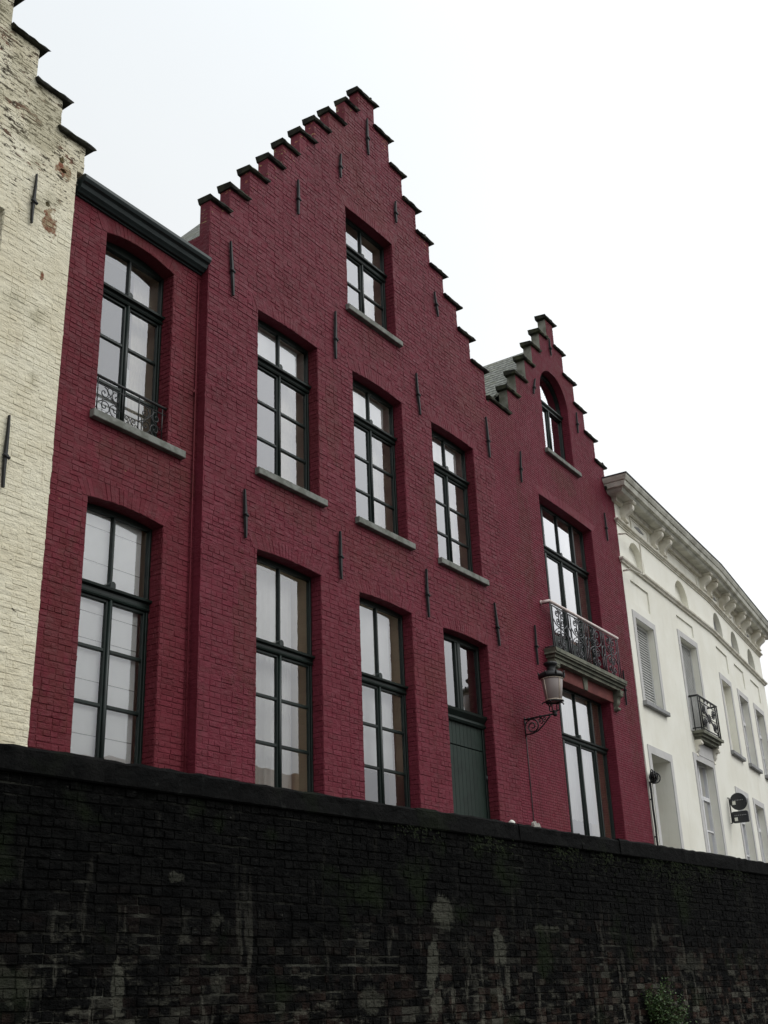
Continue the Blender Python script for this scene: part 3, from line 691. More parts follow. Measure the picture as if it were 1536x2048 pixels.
r.box(16.11, 16.17, -e - .5, -e, 4.4, 5.9); r.box(17.65, 17.71, -e - .5, -e, 4.4, 5.9); r.box(16.11, 17.71, -e - .5, -e, 5.9, 5.96); r.box(16.11, 17.71, -e - .5, -e, 4.3, 4.36)
r.build('inner_jamb', 'jamb', door)
r = MB(A); r.box(15.9, 17.9, -3.2, -e - .501, 1.2, 6.3, 'f'); r.build('room', 'room', door)
for t in ((10.709, 10.631, 10.776, 9.711), (12.325, 12.81, 12.33, 12.104), (13.545, 14.168, 13.54, 13.637), (14.43, 15.606, 14.438, 14.743), (15.286, 14.19, 15.278, 13.691),
          (13.275, 10.693, 13.268, 9.776), (15.698, 10.586, 15.756, 9.759), (18.20, 10.70, 18.24, 9.82), (11.081, 6.675, 11.112, 5.956), (13.265, 6.717, 13.281, 5.939),
          (15.684, 6.772, 15.681, 5.914), (17.963, 6.738, 18.044, 5.93), (16.528, 12.779, 16.60, 12.25)): anchor(A, hA, *t)

# ================================================================== low red wing with the gutter
Bf = Fr(0, 0.15, 0)
hB = thing('low_house', 'narrow low red brick house with a green gutter beside the cream gable', 'house', (9.0, 0.15, G), 'dark red painted brick houses')
B_win = [(8.50, 9.75, 6.90, 9.60, .10), (8.48, 9.74, 1.6, 5.75, .05)]
facade(Bf, [(7.55, G), (10.32, G), (10.32, 10.0), (7.55, 10.0)], B_win, 0.26, 0.070, 0.2, 2.3, 10.0, 'wall', 'redB', hB, rough=dict(h=0.005, gap=0.009, jit=0.003, edge=0.006, rz=0.004, gv=.12, fill=.4), returns=(0, 0))
wn = window_green(Bf, hB, 8.50, 9.75, 6.93, 9.60, (8.84, 8.965), [8.20, 7.53], 0.22, rise=.1, sill=(6.90, 8.42, 10.02), label='upper window behind a scrolled iron guard rail', jamb='jambgrey')
cloth(Bf, wn, 9.46, 9.75, 6.95, 9.6, -.50, 4, .012, mat='greige')  # added strip that lightens the right edge of this pane
cloth(Bf, wn, 9.24, 9.40, 6.95, 8.05, -.42, 2, .012, gather=0.1); roller(Bf, wn, 8.52, 9.3, 6.95, 7.5, -.40, (7.1, 7.25, 7.4))  # narrow white cloth added in place of a spire's pale reflection; blind below
# guard rail
rl = MB(Fr(0, 0.15, 0)); dd = -.045
rl.tube([(8.50, dd, 7.46), (9.75, dd, 7.46)], .020, 8); rl.tube([(8.50, dd, 7.36), (9.75, dd, 7.36)], .009, 6); rl.tube([(8.50, dd, 6.97), (9.75, dd, 6.97)], .009, 6)
def spiral(mb, cu, d_, cz, r0, turns, a0, sgn=1, rad=.008, n=16, r1=.008):
    pts = []
    for i in range(n + 1):
        t = i / n; a = a0 + sgn * turns * 2 * pi * t; rr = r0 + (r1 - r0) * t
        pts.append((cu + rr * cos(a), d_, cz + rr * sin(a)))
    mb.tube(pts, rad, 5)
for x in (8.56, 8.98, 9.26, 9.68): rl.tube([(x, dd, 6.97), (x, dd, 7.46)], .008, 6)
for c in (8.77, 9.47):
    for s_ in (-1, 1):
        spiral(rl, c + s_ * .10, dd, 7.255, .085, 1.3, pi / 2, s_, .007); spiral(rl, c + s_ * .085, dd, 7.075, .10, 1.4, -pi / 2, -s_, .007)
        rl.tube([(c + s_ * .19, dd, 7.10), (c + s_ * .06, dd, 7.18), (c - s_ * .05, dd, 7.30), (c - s_ * .03, dd, 7.36)], .007, 5)
for s_ in (-1, 1): spiral(rl, 9.12 + s_ * .06, dd, 7.05, .06, 1.2, -pi / 2, -s_, .007)
rl.build('guard_rail', 'iron', wn)
wn = window_green(Bf, hB, 8.48, 9.74, 1.6, 5.75, (4.63, 4.785), [4.0, 3.33, 2.68], 0.22, rise=.05, label='ground floor window filled by a white blind', jamb='jamb')
roller(Bf, wn, 8.50, 9.66, 2.62, 5.8, -.31, (5.55, 5.10, 4.45, 4.12, 3.62, 2.98), .05)
gt = MB(Bf)
gt.prism_u([(0, 9.885), (.07, 9.885), (.09, 9.905), (.125, 9.93), (.145, 9.98), (.16, 9.99), (.19, 10.0), (.215, 10.04), (.215, 10.085), (.185, 10.11), (0, 10.11), (0, 10.0)], 7.915, 10.275)
gt.prism_u([(0, 9.86), (.03, 9.86), (.03, 9.884), (0, 9.884)], 7.93, 10.27)
gt.build('gutter', 'gutter', hB)
roof_slab(Bf, hB, [(7.8, .06, 10.05), (10.28, .06, 10.05), (10.28, -4.5, 12.2), (7.8, -4.5, 12.2)], 'slatec')
m = MB(Bf); m.tube([(10.2, .02, 7.86), (10.14, .08, 7.88), (10.10, .10, 7.82)], .012, 6); m.tube([(10.22, .02, 9.72), (10.2, .05, G)], .010, 6); m.build('gutter_bracket', 'redB', hB)

# ================================================================== small stepped gable house
C = Fr(18.45, 0, 1.65)
hC = thing('gable_house', 'small red brick house with a lower stepped gable and an arched attic window', 'house', C(3.2, 0, G), 'dark red painted brick houses')
clx = [0.0, .88, 1.34, 1.88, 2.31, 2.81, 3.26]; clz = [11.21, 11.83, 12.41, 13.02, 13.60, 14.18, 14.77]
crx = [3.64, 4.02, 4.50, 4.95, 5.41, 5.85, 6.30]; crz = [14.77, 14.15, 13.55, 12.97, 12.40, 11.81, 11.24]
outer = [(0.0, G), (6.12, G), (6.29, 11.24)]
outer[2] = (6.28, 11.24)
for i in range(len(crx) - 2, -1, -1): outer += [(crx[i], crz[i + 1])] + [(crx[i], crz[i])]
for i in range(len(clx) - 1, 0, -1): outer += [(clx[i], clz[i]), (clx[i], clz[i - 1])]
outer.append((0.0, clz[0]))
C_win = [(1.95, 4.63, 6.40, 9.80, .02), (1.95, 4.60, 1.6, 5.79, .02), (2.575, 4.02, 11.0, 12.60, .73)]
facade(C, outer, C_win, 0.28, 0.050, 0.185, 2.3, 14.77, 'wall', 'redC', hC, rough=dict(h=0.006, gap=0.010, jit=0.0015, edge=0.003, gv=.15, fill=.1), returns=(0, 1), band=.2)
for a, b, z in ((-.06, .91, 11.28), (.76, 1.40, 11.89), (1.22, 1.87, 12.47), (1.76, 2.32, 13.08), (2.19, 2.77, 13.66), (2.69, 3.24, 14.24), (3.14, 3.78, 14.84),
                (3.54, 4.15, 14.21), (3.92, 4.63, 13.61), (4.38, 5.08, 13.03), (4.84, 5.54, 12.46), (5.29, 5.98, 11.88), (5.74, 6.44, 11.31)): cap(C, hC, a, b, z, mat='capgrey' if a < 3 else 'capstone')
for b_ in ((0.01, .28, -8, -0.2), (5.9, 6.12, -8, -0.2), (0, 6.12, -8.3, -8)): m = MB(C); m.box(*b_, G, 10.8); m.build('side_wall', 'cement', hC)
roof_slab(C, hC, [(-.05, -.31, 10.9), (3.45, -.31, 14.22), (3.45, -8.2, 14.22), (-.05, -8.2, 10.9)], 'slatec')
roof_slab(C, hC, [(3.45, -.31, 14.22), (6.35, -.31, 10.95), (6.35, -8.2, 10.95), (3.45, -8.2, 14.22)], 'slatec')
wn = window_green(C, hC, 1.95, 4.63, 6.42, 9.80, (8.68, 8.82), [], .24, rise=.02, side=.77, mull=3.27, glassmat='glassC', label='wide balcony window with narrow side lights')
pp = MB(C)
for x0_, x1_ in ((2.53, 3.22), (3.32, 4.01)): pp.cbox(x0_, x1_, -.29, -.235, 6.48, 6.90, .008)
pp.build('door_panel', 'green', wn)
cloth(C, wn, 4.0, 4.62, 6.45, 9.78, -.50, 6, .012, mat='greige')  # cloth added to brighten the right side light
wn = window_green(C, hC, 1.95, 4.60, 1.6, 5.79, (4.70, 4.83), [], .24, rise=.02, side=.77, mull=3.27, glassmat='glassC', jamb='jamb', label='wide ground floor window under the balcony')
cloth(C, wn, 2.0, 4.05, 3.2, 5.8, -.36, 22, .008)
cloth(C, wn, 4.06, 4.62, 1.65, 5.78, -.50, 6, .012, mat='greige')  # added fill cloth behind the lower side light
# arched attic window
f = MB(C); dp = .2; c_, R_ = 3.2975, .7225
bar(f, 2.56, 2.64, 11.0, 12.6, dp, .02); bar(f, 3.955, 4.04, 11.0, 12.6, dp, .02); f.cbox(2.64, 3.955, -dp - .05, -dp + .02, 11.02, 11.1, .005)
prev = None
n = 18
for k in range(n):
    a0, a1 = pi * k / n, pi * (k + 1) / n
    q4 = [(c_ + rr * cos(aa), 12.6 + rr * sin(aa)) for rr, aa in ((R_ + .02, a0), (R_ + .02, a1), (R_ - .065, a1), (R_ - .065, a0))]
    f.prism_d(q4, -dp - .05, -dp + .02)
f.prism_u([(-dp - .05, 12.38), (-dp + .04, 12.38), (-dp + .03, 12.43), (-dp + .07, 12.47), (-dp + .07, 12.50), (-dp + .02, 12.52), (-dp - .05, 12.52)], 2.58, 4.015)
f.tube([(c_, -dp + .005, 11.05), (c_, -dp + .005, 12.4)], .034, 10); f.cbox(c_ - .075, c_ - .03, -dp - .04, -dp + .004, 11.1, 12.38, .005); f.cbox(c_ + .03, c_ + .075, -dp - .04, -dp + .004, 11.1, 12.38, .005)
wn = f.build('window', 'green', hC); wn['label'] = 'round-arched attic window'
g = MB(C); lp = arch_loop(2.58, 4.015, 11.05, 12.6, .7175, 18); g.ngon([g.P(u, -dp - .02, z) for u, z in lp]); g.build('pane', 'glassC', wn)
r = MB(C); r.box(2.56, 4.03, -1.2, -dp - .10, 10.95, 13.15, 'f'); r.build('room', 'dark', wn)
r = MB(C); r.cbox(2.50, 4.24, -.24, .085, 10.99, 11.09, .008); r.build('sill', 'sill', wn)
for t in ((1.17, 10.485, 1.114, 9.753), (2.279, 12.716, 2.13, 12.267), (4.459, 12.772, 4.417, 12.208), (5.477, 10.515, 5.483, 9.804), (3.303, 14.242, 3.313, 13.798), (1.109, 6.694, 1.102, 5.892), (5.459, 6.67, 5.431, 5.877)):
    anchor(C, hC, *t, w_=0.022)
# balcony: moulded slab, painted beam with a keystone, carved brackets, railing
sl = MB(C); u0, u1 = 1.50, 5.03
def sweep(mb, prof, pts):
    """profile (out, z) run round a plan polyline (u, d) with mitred corners; out is to the right-hand side of travel"""
    n = len(pts); rows = []
    for i in range(n):
        def nrm(a, b):
            dx, dy = b[0] - a[0], b[1] - a[1]; l = math.hypot(dx, dy); return (-dy / l, dx / l)
        if i == 0: nn = nrm(pts[0], pts[1]); k = 1
        elif i == n - 1: nn = nrm(pts[-2], pts[-1]); k = 1
        else:
            n1, n2 = nrm(pts[i - 1], pts[i]), nrm(pts[i], pts[i + 1]); nx, ny = n1[0] + n2[0], n1[1] + n2[1]; l = math.hypot(nx, ny); nn = (nx / l, ny / l); k = 1 / max(.2, (nn[0] * n1[0] + nn[1] * n1[1]))
        rows.append([mb.P(pts[i][0] + nn[0] * k * o, pts[i][1] + nn[1] * k * o, z) for o, z in prof])
    m_ = len(prof)
    for i in range(n - 1):
        for j in range(m_ - 1): mb.F(rows[i][j], rows[i][j + 1], rows[i + 1][j + 1], rows[i + 1][j])
    mb.ngon(rows[0]); mb.ngon(rows[-1])
    return rows
sl.box(u0 + .12, u1 - .12, -.01, .16, 6.06, 6.13); sl.box(u0 + .06, u1 - .06, -.01, .20, 6.13, 6.19); sl.box(u0, u1, -.01, .25, 6.19, 6.225); 
sl.prism_d([(u0 + .02, 6.225), (u1 - .02, 6.225), (u1 + .02, 6.30), (u0 - .02, 6.30)], -.01, .27)
bal = sl.build('balcony', 'balstone', hC)
m = MB(C); m.cbox(1.86, 4.72, -.2, .035, 5.795, 6.062, .008); m.build('beam', 'beam', bal)
m = MB(C); m.prism_d([(3.17, 5.80), (3.33, 5.80), (3.36, 6.06), (3.14, 6.06)], .0, .06); m.build('keystone', 'balstone', bal)
def console(mb, u0_, u1_, zt, h_, o_):
    """double-scroll bracket profile"""
    pr = []
    for t in range(17):
        x = t / 16; z = zt - h_ * x
        oo = o_ * (0.55 + .45 * cos(x * pi)) + .018 * sin(x * 4 * pi) * (1 if x < .9 else 0) + (.02 if x > .85 else 0)
        pr.append((max(.012, oo), z))
    mb.prism_u([(0, zt)] + pr + [(0, zt - h_)], u0_, u1_)
m = MB(C); console(m, 4.74, 4.90, 6.05, .42, .19); m.prism_u([(0, 6.02), (.2, 6.02), (.21, 6.06), (0, 6.06)], 4.72, 4.92)
m.tube([(4.73, .15, 5.97), (4.91, .15, 5.97)], .045, 10); m.tube([(4.73, .07, 5.68), (4.91, .07, 5.68)], .035, 10); m.build('bracket', 'balstone', bal)
m = MB(C); console(m, 1.60, 1.76, 6.05, .42, .19); m.prism_u([(0, 6.02), (.2, 6.02), (.21, 6.06), (0, 6.06)], 1.58, 1.78)
m.tube([(1.59, .15, 5.97), (1.77, .15, 5.97)], .045, 10); m.tube([(1.59, .07, 5.68), (1.77, .07, 5.68)], .035, 10); m.build('bracket', 'balstone', bal)
rr = MB(C); ra, rb, dz0, dz1, do = 1.56, 4.92, 6.31, 7.26, .19
for x in (ra, rb): rr.tube([(x, do, dz0 - .01), (x, do, dz1)], .011, 6); rr.tube([(x, 0, dz1 - .02), (x, do, dz1 - .02)], .010, 6); rr.tube([(x, 0, dz0 + .03), (x, do, dz0 + .03)], .012, 6)
rr.tube([(ra, do, dz0 + .03), (rb, do, dz0 + .03)], .012, 6); rr.tube([(ra, do, dz1 - .06), (rb, do, dz1 - .06)], .012, 6)
npan = 4; pw = (rb - ra) / npan; zm = (dz0 + dz1) / 2
for i in range(npan):
    a = ra + pw * i; b = a + pw; c = (a + b) / 2
    for x in (a + .09, b - .09): rr.tube([(x, do, dz0 + .03), (x, do, dz0 + .16), (x + (.05 if x < c else -.05) * 0, do, dz1 - .2), (x, do, dz1 - .06)], .012, 5)
    for s_ in (-1, 1):
        spiral(rr, c + s_ * .13, do, dz1 - .17, .10, 1.5, pi / 2, s_, .0115); spiral(rr, c + s_ * .12, do, dz0 + .14, .10, 1.5, -pi / 2, -s_, .0115)
        spiral(rr, c + s_ * .10, do, zm + .14, .085, 1.4, 0 if s_ < 0 else pi, s_, .011); spiral(rr, c + s_ * .10, do, zm - .14, .085, 1.4, 0 if s_ < 0 else pi, -s_, .011)
        rr.tube([(c + s_ * .31, do, zm - .14), (c + s_ * .2, do, zm - .05), (c + s_ * .02, do, zm + .02)], .0115, 5); rr.tube([(c + s_ * .31, do, zm + .14), (c + s_ * .2, do, zm + .05), (c, do, zm)], .0115, 5)
        rr.tube([(c + s_ * .02, do, dz0 + .03), (c + s_ * .06, do, zm - .28), (c, do, zm - .1), (c + s_ * .05, do, zm + .25), (c, do, dz1 - .06)], .0115, 5)
    if i:
        for z0_, z1_ in ((dz0 + .03, zm - .12), (zm + .12, dz1 - .06)): rr.tube([(a, do, z0_), (a, do, z1_)], .013, 5)
        hx = [(a, do, zm + .12), (a + .055, do, zm + .06), (a + .055, do, zm - .06), (a, do, zm - .12), (a - .055, do, zm - .06), (a - .055, do, zm + .06), (a, do, zm + .12)]; rr.tube(hx, .013, 5, smooth=False)
rr.build('railing', 'greyiron', bal)
m = MB(C); m.tube([(ra - .02, .02, dz1 + .01), (ra - .02, do, dz1 + .01), (rb + .03, do, dz1 + .01)], .033, 10); m.tube([(ra - .02, .0, dz1 + .01), (ra - .02, .035, dz1 + .01)], .04, 10); m.build('handrail', 'pinkrail', bal)

# ================================================================== cream gable on the left
E_ = Fr(0, -0.02, 0)
hE = thing('cream_gable_house', 'lime washed cream brick house with flaking stepped gable at the left edge', 'house', (4.8, -.02, G))
ex = [7.90, 7.48, 7.05, 6.60, 6.17, 5.74, 5.31, 4.9]; ez = [10.50, 11.00, 11.54, 12.07, 12.60, 13.13, 13.66, 14.2]
outer = [(1.6, G), (7.76, G), (7.80, 10.08), (7.90, 10.08)]
for i in range(len(ex)):
    outer.append((ex[i], ez[i]))
    if i < len(ex) - 1: outer.append((ex[i + 1], ez[i]))
cxm = 4.7
for i in range(len(ex) - 1, -1, -1):
    outer.append((2 * cxm - ex[i], ez[i]))
    if i: outer.append((2 * cxm - ex[i], ez[i - 1]))
outer[0] = (2 * cxm - 7.9, G)
def ragged(cx, cz, rx_, rz, n=9): return [(cx + rx_ * cos(2 * pi * k / n) * random.uniform(.7, 1.2), cz + rz * sin(2 * pi * k / n) * random.uniform(.7, 1.2)) for k in range(n)]
holes = [ragged(7.395, 9.30, .035, .05), ragged(7.55, 10.09, .045, .06), ragged(7.585, 9.94, .05, .03)]
facade(E_, outer, [(5.6, 6.80, 6.2, 8.86, .05), (5.6, 6.80, 1.8, 5.1, .05), (3.0, 4.2, 6.2, 8.86, .05)], 0.22, 0.070, 0.20, 2.2, 14.2, 'wall', 'cream', hE, rough=dict(h=0.0032, gap=0.009, jit=0.0032, edge=0.012, rz=0.006, gv=.15, fill=.6), extra_holes=holes, returns=(0, 0))
for i in range(len(ex)): cap(E_, hE, ex[i] - .46 if i < len(ex) - 1 else 2 * cxm - ex[i] - .1, ex[i] + .13, ez[i] + .06, mat='capstone', t=.055)
for i in range(len(ex) - 1): cap(E_, hE, 2 * cxm - ex[i] - .13, 2 * cxm - ex[i] + .46, ez[i] + .06, mat='capstone')
roof_slab(E_, hE, [(1.4, -.31, 10.3), (4.7, -.31, 14.0), (4.7, -8.2, 14.0), (1.4, -8.2, 10.3)], 'slatec'); roof_slab(E_, hE, [(4.7, -.31, 14.0), (7.75, -.31, 10.5), (7.75, -8.2, 10.5), (4.7, -8.2, 14.0)], 'slatec')
for b_ in ((1.6, 1.85), (7.3, 7.54)): m = MB(E_); m.box(*b_, -8, -.2, G, 10.3); m.build('side_wall', 'cream', hE)
for u0, u1, z0, z1 in ((5.6, 6.8, 6.2, 8.86), (5.6, 6.8, 1.8, 5.1), (3.0, 4.2, 6.2, 8.86)):
    m = MB(E_); m.box(u0, u0 + .07, -.22, -.14, z0, z1 + .05); m.box(u1 - .07, u1, -.22, -.14, z0, z1 + .05); m.box(u0 + .07, u1 - .07, -.22, -.14, z1 - .03, z1 + .05)
    m.box((u0 + u1) / 2 - .03, (u0 + u1) / 2 + .03, -.22, -.14, z0, z1 - .03); wn = m.build('window', 'whitewood', hE)
    g = MB(E_); g.F(*[g.P(x, -.19, z) for x, z in ((u0, z0), (u1, z0), (u1, z1), (u0, z1))]); g.build('pane', 'glass', wn)
    r = MB(E_); r.box(u0 - .2, u1 + .2, -2, -.23, z0 - .2, z1 + .3, 'f'); r.build('room', 'dark', wn)
anchor(E_, hE, 7.162, 9.60, 7.165, 8.866, .020); anchor(E_, hE, 7.115, 6.22, 7.135, 5.34, .024)

# ================================================================== white townhouse, bending away with the street
hD = thing('townhouse', 'white stucco townhouse with bracketed cornice and arched attic niches at the right edge', 'house', (31, .6, G))
F1 = Fr(24.75, .18, 4.1); F2 = Fr(24.75 + 7.27 * cos(radians(4.1)), .18 + 7.27 * sin(radians(4.1)), 7.1)
L1, L2 = 7.27, 7.42
def niche(fr, u0, u1, z0, z1, rise, depth, mb, cm=0, n=14):
    l = arch_loop(u0, u1, z0, z1, rise, n); k = len(l); f = [mb.P(u, 0, z) for u, z in l]; b = [mb.P(u, -depth, z) for u, z in l]
    mb.cm = cm
    for i in range(k): j = (i + 1) % k; mb.F(f[i], b[i], b[j], f[j])
    mb.cm = 0; return l, b
# (u0, u1, z0, z1, rise, depth, closed)
N1 = [(.61, 1.72, 9.66, 9.80, .555, .16, 1), (4.14, 5.28, 9.66, 9.80, .57, .16, 1), (.46, 1.74, 8.64, 9.21, 0, .035, 1), (3.94, 5.36, 8.90, 9.22, 0, .035, 1),
      (.45, 1.75, 6.20, 8.25, 0, .22, 0), (3.97, 5.38, 6.10, 8.63, 0, .22, 0), (.36, 1.71, G, 5.0, 0, .75, 0), (3.84, 5.32, 1.7, 5.50, 0, .24, 0)]
N2 = [(.50, 1.62, 9.66, 9.84, .55, .16, 0), (2.76, 3.84, 9.66, 9.84, .54, .16, 0), (5.14, 6.22, 9.66, 9.84, .54, .16, 0), (.32, 1.70, 8.64, 9.21, 0, .035, 1), (2.62, 3.92, 8.64, 9.21, 0, .035, 1),
      (4.95, 6.26, 8.64, 9.21, 0, .035, 1), (.34, 1.50, 6.15, 8.23, 0, .18, 1), (2.62, 3.82, 6.13, 8.23, 0, .22, 0), (4.92, 6.2, 6.11, 8.24, 0, .22, 0), (.13, 1.45, 1.9, 4.97, 0, .22, 0), (2.37, 3.58, 1.9, 4.94, 0, .22, 0), (4.9, 6.2, 1.9, 4.94, 0, .22, 0)]
mb = MB(F1)
for fr, Ln, NN in ((F1, L1, N1), (F2, L2, N2)):
    mb.fr = fr; loops = []; ob = (0, G); ZT = 11.25
    for nn in NN:
        l, b = niche(fr, *nn[:6], mb); loops.append(l)
        if nn[6]: mb.ngon(b)
    u0_ = -.05 if fr is F1 else 0
    mb.sheet([(u0_, G), (Ln, G), (Ln, ZT), (u0_, ZT)], loops, 0)
mb.fr = F1; mb.F(mb.P(-.05, 0, G), mb.P(-.05, -8, G), mb.P(-.05, -8, 11.25), mb.P(-.05, 0, 11.25))
mb.fr = F2; mb.F(mb.P(L2, 0, G), mb.P(L2, -8, G), mb.P(L2, -8, 11.25), mb.P(L2, 0, 11.25))
mb.build('wall', 'stucco', hD)
# horizontal mouldings follow the bend
def plan(*ps): return [( (p.x), (-p.y)) for p in ps]
path = plan(F1(-.05, -.5, 0), F1(-.05, 0, 0), F1(L1, 0, 0), F2(L2, 0, 0), F2(L2, -.6, 0))
def wsweep(name, prof, mat, pts=path):
    m_ = MB(W0)
    sweep(m_, prof, pts); return m_.build(name, mat, hD)
wsweep('cornice', [(0, 11.16), (.34, 11.16), (.38, 11.20), (.39, 11.24), (.47, 11.25), (.50, 11.33), (.50, 11.36), (.53, 11.37), (.57, 11.44), (.58, 11.49), (0, 11.55)], 'cornice')
wsweep('cornice_edge', [(.40, 11.492), (.60, 11.492), (.60, 11.515), (.40, 11.53)], 'lead')
wsweep('string_course', [(0, 10.50), (.03, 10.50), (.03, 10.535), (.055, 10.54), (.055, 10.565), (.10, 10.58), (.11, 10.61), (.05, 10.64), (0, 10.64)], 'stuccotrim')
wsweep('belt_course', [(0, 9.50), (.05, 9.50), (.055, 9.53), (.10, 9.56), (.11, 9.60), (.05, 9.64), (0, 9.64)], 'stuccotrim')
wsweep('architrave', [(0, 11.06), (.10, 11.06), (.13, 11.16), (0, 11.16)], 'stuccotrim')
# scrolled brackets in pairs under the cornice
def corbel(fr, u, w_=.15):
    m_ = MB(fr)
    pr = [(.29, 11.10), (.325, 11.06), (.33, 11.01), (.31, 10.955), (.26, 10.91), (.19, 10.865), (.14, 10.82), (.115, 10.77), (.12, 10.72), (.145, 10.685), (.15, 10.66), (.125, 10.64), (.04, 10.645)]
    m_.prism_u([(0, 11.10)] + pr + [(0, 10.645)], u - w_ / 2, u + w_ / 2)
    m_.prism_u([(0, 11.10), (.35, 11.10), (.375, 11.13), (.375, 11.158), (0, 11.158)], u - w_ / 2 - .035, u + w_ / 2 + .035)
    for s_ in (-1, 1):
        m_.tube([(u + s_ * (w_ / 2 - .01), .25, 11.02), (u + s_ * (w_ / 2 + .012), .25, 11.02)], .055, 12)
        m_.tube([(u + s_ * (w_ / 2 - .01), .25, 11.02), (u + s_ * (w_ / 2 + .024), .25, 11.02)], .022, 8)
        m_.tube([(u + s_ * (w_ / 2 - .01), .115, 10.68), (u + s_ * (w_ / 2 + .010), .115, 10.68)], .03, 10)
    m_.build('bracket', 'stuccotrim', hD)
for u in (.42, 2.62, 3.32, 6.85): corbel(F1, u)
for u in (.28, 1.80, 2.62, 4.02, 4.84, 6.4, 7.1): corbel(F2, u)
corbel(F1.side(-.05, 0, True), -.12) if False else None
fs = Fr(F1(-.05, 0, 0).x, F1(-.05, 0, 0).y, 4.1 - 90); corbel(fs, -.17)
# framed frieze fields with small pierced ornaments
for fr, a, b, k in ((F1, 1.02, 2.30, 1), (F1, 3.78, 6.45, 0), (F2, .62, 1.5, 1), (F2, 2.95, 3.75, 0), (F2, 5.15, 6.1, 1)):
    m = MB(fr); orn = MB(fr)
    for u0, u1, z0, z1 in ((a, b, 11.0, 11.03), (a, b, 10.68, 10.705), (a, a + .03, 10.706, 10.999), (b - .03, b, 10.706, 10.999)): m.box(u0, u1, .001, .022, z0, z1)
    if k:
        c = (a + b) / 2
        for i in range(-4, 5):
            hh = .085 * (1 - abs(i) / 5.2) + .01; uu = c + i * .075
            orn.prism_d([(uu - .0375, 10.86), (uu, 10.86 + hh), (uu + .0375, 10.86), (uu, 10.86 - hh * .6)], .001, .014)
    fm = m.build('frieze_moulding', 'stuccotrim', hD)
    if k: orn.build('ornament', 'greysill', fm)
def surround(fr, u0, u1, z0, z1, b=.16, sill=True):
    s = MB(fr)
    s.box(u0 - b, u0, -.001, .02, z0, z1 + b); s.box(u1, u1 + b, -.001, .02, z0, z1 + b); s.box(u0, u1, -.001, .02, z1, z1 + b)
    o = s.build('window_surround', 'surround', hD)
    if sill:
        s = MB(fr); s.cbox(u0 - b - .02, u1 + b + .03, -.2, .10, z0 - .10, z0, .01); s.build('sill', 'greysill', o)
    return o
def pane_win(fr, u0, u1, z0, z1, dp, rows, mat='whitewood', par=None):
    s = MB(fr); c = (u0 + u1) / 2
    s.box(u0, u0 + .07, -dp, -dp + .06, z0, z1); s.box(u1 - .07, u1, -dp, -dp + .06, z0, z1); s.box(u0 + .07, u1 - .07, -dp, -dp + .06, z1 - .08, z1); s.box(u0 + .07, u1 - .07, -dp, -dp + .06, z0, z0 + .08)
    s.box(c - .05, c + .05, -dp, -dp + .075, z0 + .08, z1 - .08)
    for i, z in enumerate(rows):
        t = .05 if i == 0 else .022
        s.box(u0 + .07, c - .05, -dp, -dp + (.08 if i == 0 else .055), z - t, z + t); s.box(c + .05, u1 - .07, -dp, -dp + (.08 if i == 0 else .055), z - t, z + t)
    wn = s.build('window', mat, hD)
    g = MB(fr)
    for a, b in ((u0 + .07, c - .05), (c + .05, u1 - .07)): g.F(*[g.P(x, -dp + .02, z) for x, z in ((a, z0 + .08), (b, z0 + .08), (b, z1 - .08), (a, z1 - .08))])
    g.build('pane', 'glass', wn)
    r = MB(fr); r.box(u0 - .2, u1 + .2, -dp - 1.8, -dp - .02, z0 - .2, z1 + .2, 'f'); r.build('room', 'room', wn)
    return wn
def slats(fr, u0, u1, z0, z1, dp, pitch, name, lab):
    s = MB(fr); s.box(u0, u0 + .05, -dp, -dp + .07, z0, z1); s.box(u1 - .05, u1, -dp, -dp + .07, z0, z1); s.box(u0 + .05, u1 - .05, -dp, -dp + .07, z1 - .07, z1)
    s.box(u0 + .05, u1 - .05, -dp, -dp + .006, z0, z1 - .07)
    z = z0 + .01
    while z < z1 - .09:
        s.prism_u([(-dp + .007, z), (-dp + .05, z), (-dp + .05, z + pitch * .25), (-dp + .012, z + pitch * .78)], u0 + .051, u1 - .051); z += pitch
    o = s.build(name, 'shutter', hD); o['label'] = lab
surround(F1, .45, 1.75, 6.20, 8.25); slats(F1, .45, 1.75, 6.20, 8.25, .22, .065, 'louvre_shutter', 'closed white louvred shutter with wide slats')
surround(F1, 3.97, 5.38, 6.10, 8.63, sill=False); slats(F1, 3.97, 5.38, 6.10, 8.63, .22, .042, 'roller_shutter', 'lowered white roller shutter behind the small balcony')
surround(F1, .36, 1.71, G, 5.0, b=.18, sill=False)
s = MB(F1); s.box(.36, 1.71, -.80, -.74, G, 5.0); s.build('door', 'greysill', hD)
surround(F1, 3.84, 5.32, 1.7, 5.36, b=.17, sill=False)
pane_win(F1, 3.84, 5.32, 1.7, 5.45, .24, [4.52, 3.72, 2.9])
surround(F2, .34, 1.50, 6.15, 8.23); surround(F2, 2.62, 3.82, 6.13, 8.23); surround(F2, 4.92, 6.2, 6.11, 8.24)
pane_win(F2, 2.62, 3.82, 6.13, 8.23, .22, [7.52, 6.85]); pane_win(F2, 4.92, 6.2, 6.11, 8.24, .22, [7.52, 6.85])
for a, b, z in ((.13, 1.45, 4.97), (2.37, 3.58, 4.94), (4.9, 6.2, 4.94)): surround(F2, a, b, 1.9, z, sill=False); pane_win(F2, a, b, 1.9, z, .22, [4.3, 3.4, 2.6])
for a, b in ((.50, 1.62), (2.76, 3.84), (5.14, 6.22)):
    s = MB(F2); s.box(a, b, -.165, -.15, 9.66, 10.4); o = s.build('niche_shade_back', 'greysill', hD)  # flat niche back; the shade of the recess is put into its grey
